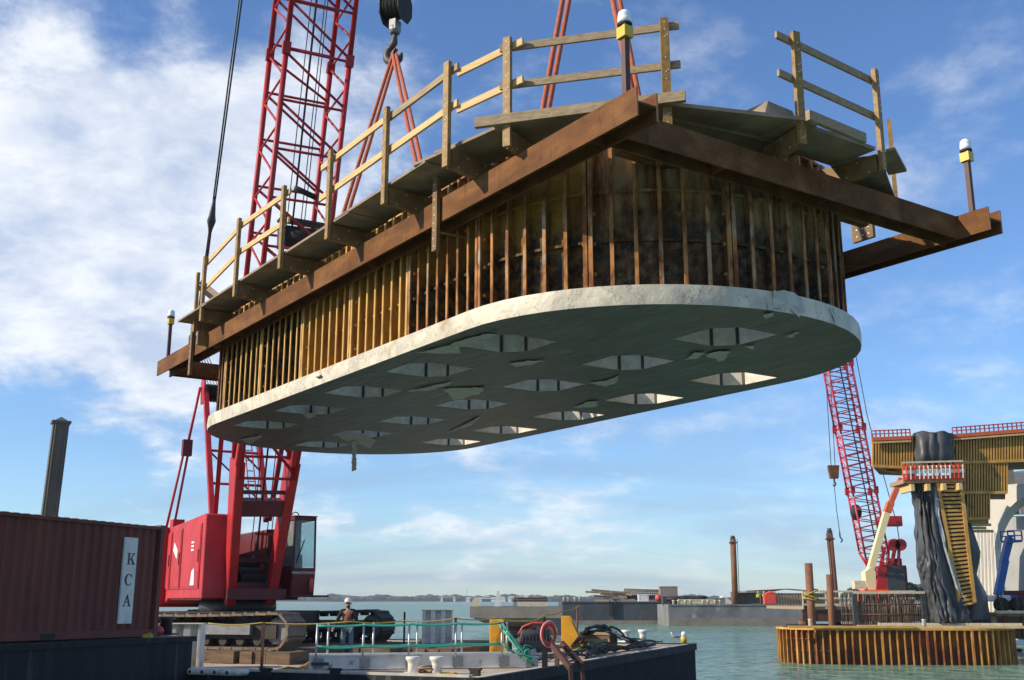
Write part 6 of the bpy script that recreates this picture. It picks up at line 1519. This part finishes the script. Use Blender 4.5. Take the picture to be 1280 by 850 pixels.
# white arch leg and arch
Ya = Yp+6
ar = empty('concrete_arch', W(1250,778,Y=Ya)*1, 0, 'white concrete arch of the bridge rising at the right edge', 'bridge arch'); ao = ar.location.copy()
outer = [(1214,800),(1216,650),(1236,646),(1238,617),(1256,606),(1300,604)]
cxp, cyp, rx, ry = 1296, 690, 53, 72
arc_ = [(cxp-rx*math.cos(R_(t)), cyp-ry*math.sin(R_(t))) for t in range(94,-1,-7)]
poly = outer + arc_[0:] + [(1246,710),(1256,800)]
P = [W(x,y,Y=Ya)-ao for x,y in poly]; mb = MB()
n = len(outer)
# build as strips outer->inner so the concave outline is safe
O = [(1300,604),(1275,604.5),(1256,606),(1246,612),(1238,617),(1237,632),(1236,646),(1226,650),(1217,660),(1216,680),(1215,710),(1214,800)]
I = [(cxp-rx*math.cos(R_(t)), cyp-ry*math.sin(R_(t))) for t in (90,80,70,60,50,40,30,22,14,4)] + [(1246,712),(1258,800)]
for i in range(len(O)-1):
    fY=lambda p: W(*p,Y=Ya-(p[0]-1214)*.045)-ao; q=[fY(O[i]),fY(O[i+1]),fY(I[i+1]),fY(I[i])]; D=Vector((2.6,5,0)); mb.hexa([q[0],q[1],q[2],q[3]]+[p+D for p in q])
mb.build('arch_leg', M['archc'], ar)
# grey rear wall within the arch
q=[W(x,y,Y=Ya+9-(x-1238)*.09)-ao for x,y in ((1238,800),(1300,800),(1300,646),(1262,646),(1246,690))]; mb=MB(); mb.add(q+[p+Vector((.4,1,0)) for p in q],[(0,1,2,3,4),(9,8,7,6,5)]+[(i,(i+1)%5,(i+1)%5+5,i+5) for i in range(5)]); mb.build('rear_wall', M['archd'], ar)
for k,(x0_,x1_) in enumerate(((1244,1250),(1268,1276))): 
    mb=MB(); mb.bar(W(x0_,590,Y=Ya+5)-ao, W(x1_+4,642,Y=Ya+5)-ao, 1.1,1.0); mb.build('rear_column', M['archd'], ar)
mb=MB()
for k in range(7):
    mb.tube([W(1222+k*4.2,655+k*2,Y=Ya-.10-.045*(8+k*4.2))-ao, W(1224+k*5,778,Y=Ya-.10-.045*(10+k*5))-ao],.018,5)
for k in range(5): mb.tube([W(1262+k*6,690+4*k,Y=Ya+8.9)-ao, W(1252+k*7,770,Y=Ya+8.9)-ao],.05,5)
mb.build('form_joint', M['grey'], ar)
mb=MB(); 
for k in range(5): mb.bar(W(1255,592+2.5*k,Y=Ya+3)-ao, W(1300,592+2.5*k,Y=Ya+3)-ao,.08,.06)
for k in range(4): mb.bar(W(1255,637+3*k,Y=Ya+8)-ao, W(1300,636+3*k,Y=Ya+8)-ao,.1,.08)
mb.build('deck_cable', M['grey'], ar)
mb=MB(); mb.box(W(1255,594,Y=Ya-1)-ao,(.9,1,2.0)); mb.build('bearing_block', M['bargepale'], ar)
# blue boom lift
Yb2 = Yp+1; b0 = W(1252,752,Y=Yb2); o0=Vector((b0.x,Yb2,W(1252,758,Y=Yb2).z)); L=lambda x,y: W(x,y,Y=Yb2)-o0
e = empty('boom_lift', o0, 0, 'blue boom lift in front of the white arch', 'boom lift')
mb=MB(); mb.bar(L(1247,744),L(1256,700),.42,.42); mb.bar(L(1254,704),L(1262,672),.42,.4); mb.bar(L(1257,700),L(1263,670),.2,.2); mb.build('boom_arm', M['blue'], e)
mb=MB(); mb.bx(L(1256,0).x if False else L(1257,672).x,L(1273,672).x,-.5,.5,L(1260,676).z,L(1260,664).z-.0); mb2=mb
mb=MB(); a=L(1256,676); b_=L(1272,664)
for x in (a.x,b_.x): 
    for y in (-.5,.5): mb.bar((x,y,a.z),(x,y,b_.z),.07)
for z in (a.z,(a.z+b_.z)/2,b_.z):
    for y in (-.5,.5): mb.bar((a.x,y,z),(b_.x,y,z),.07)
mb.bx(a.x,b_.x,-.5,.5,a.z-.1,a.z); mb.build('work_basket', M['blue'], e)
mb=MB(); mb.bx(L(1240,752).x,L(1256,752).x,-1,1,L(1250,752).z,L(1250,744).z); mb.build('counterweight', M['white'], e, bevel=.08)
mb=MB(); mb.bx(L(1254,752).x,L(1266,752).x,-.8,.8,L(1250,751).z,L(1250,744).z); mb.build('engine_cover', M['blue'], e, bevel=.05)
for x in (1243,1262):
    mb=MB(); mb.lathe([(.3,-.2),(.45,-.15),(.45,.15),(.3,.2)],L(x,757)+Vector((0,-1,.05)),14,(0,1,0)); mb.build('wheel', M['black'], e)
# raft with beams at the right edge
ra=W(1238,775,Y=Yp+.0); o0=Vector((ra.x,Yp,0)); e=empty('timber_raft',o0,0,'rusty steel raft with pale timbers under the blue lift at the right edge','raft'); zr=W(1250,766,Y=Yp).z
mb=MB(); mb.bx(0,9,-1,5,zr-.2,zr); mb.build('deck', M['wood'], e)
for i in range(7): mb=MB(); mb.bx(.3+i*1.1,.6+i*1.1,-1.1,-1.0,zr-1.5,zr-.15); mb.build('side_stiffener', M['beam'], e)
mb=MB(); mb.bx(0,9,-1,-.9,zr-1.5,zr-.2); mb.build('side_plate', M['brown'], e); mb=MB(); mb.bx(-.2,9,-1.4,-1.1,zr-.02,zr+.14); mb.build('edge_timber', M['cream'], e)
rn=random.Random(12)
for i in range(10): mb=MB(); x=rn.uniform(.2,3.5); mb.bar((x,rn.uniform(-.9,0),zr),(x+rn.uniform(-.3,.3),rn.uniform(-.9,0),zr+rn.uniform(.5,1.4)),.06); mb.build('upright_bar', M['rebar'], e)
p=W(1274,759,Y=Yp+8); mb=MB(); mb.bx(-1.8,3,-1,1,0,1.0); mb.bx(-1.6,2.8,-.8,.8,1.0,1.3); o=mb.build('red_container',M['dred'],bevel=.03); o.location=(p.x,Yp+8,p.z-.2); tag(o,'small dark red box behind the blue lift','box')
# ---------------------------------------------------------------- air
def haze():
    mb = MB(); mb.bx(-2600, 2600, -60, 3300, -2, 75); o = mb.build('haze', []); tag(o, kind='stuff')
    m = bpy.data.materials.new('air'); m.use_nodes = True; N = m.node_tree.nodes; N.clear(); out = N.new('ShaderNodeOutputMaterial'); v = N.new('ShaderNodeVolumePrincipled')
    v.inputs['Color'].default_value = (.85,.92,1,1); v.inputs['Density'].default_value = .00015; v.inputs['Anisotropy'].default_value = .2
    m.node_tree.links.new(v.outputs[0], out.inputs['Volume']); o.data.materials.append(m)
haze()
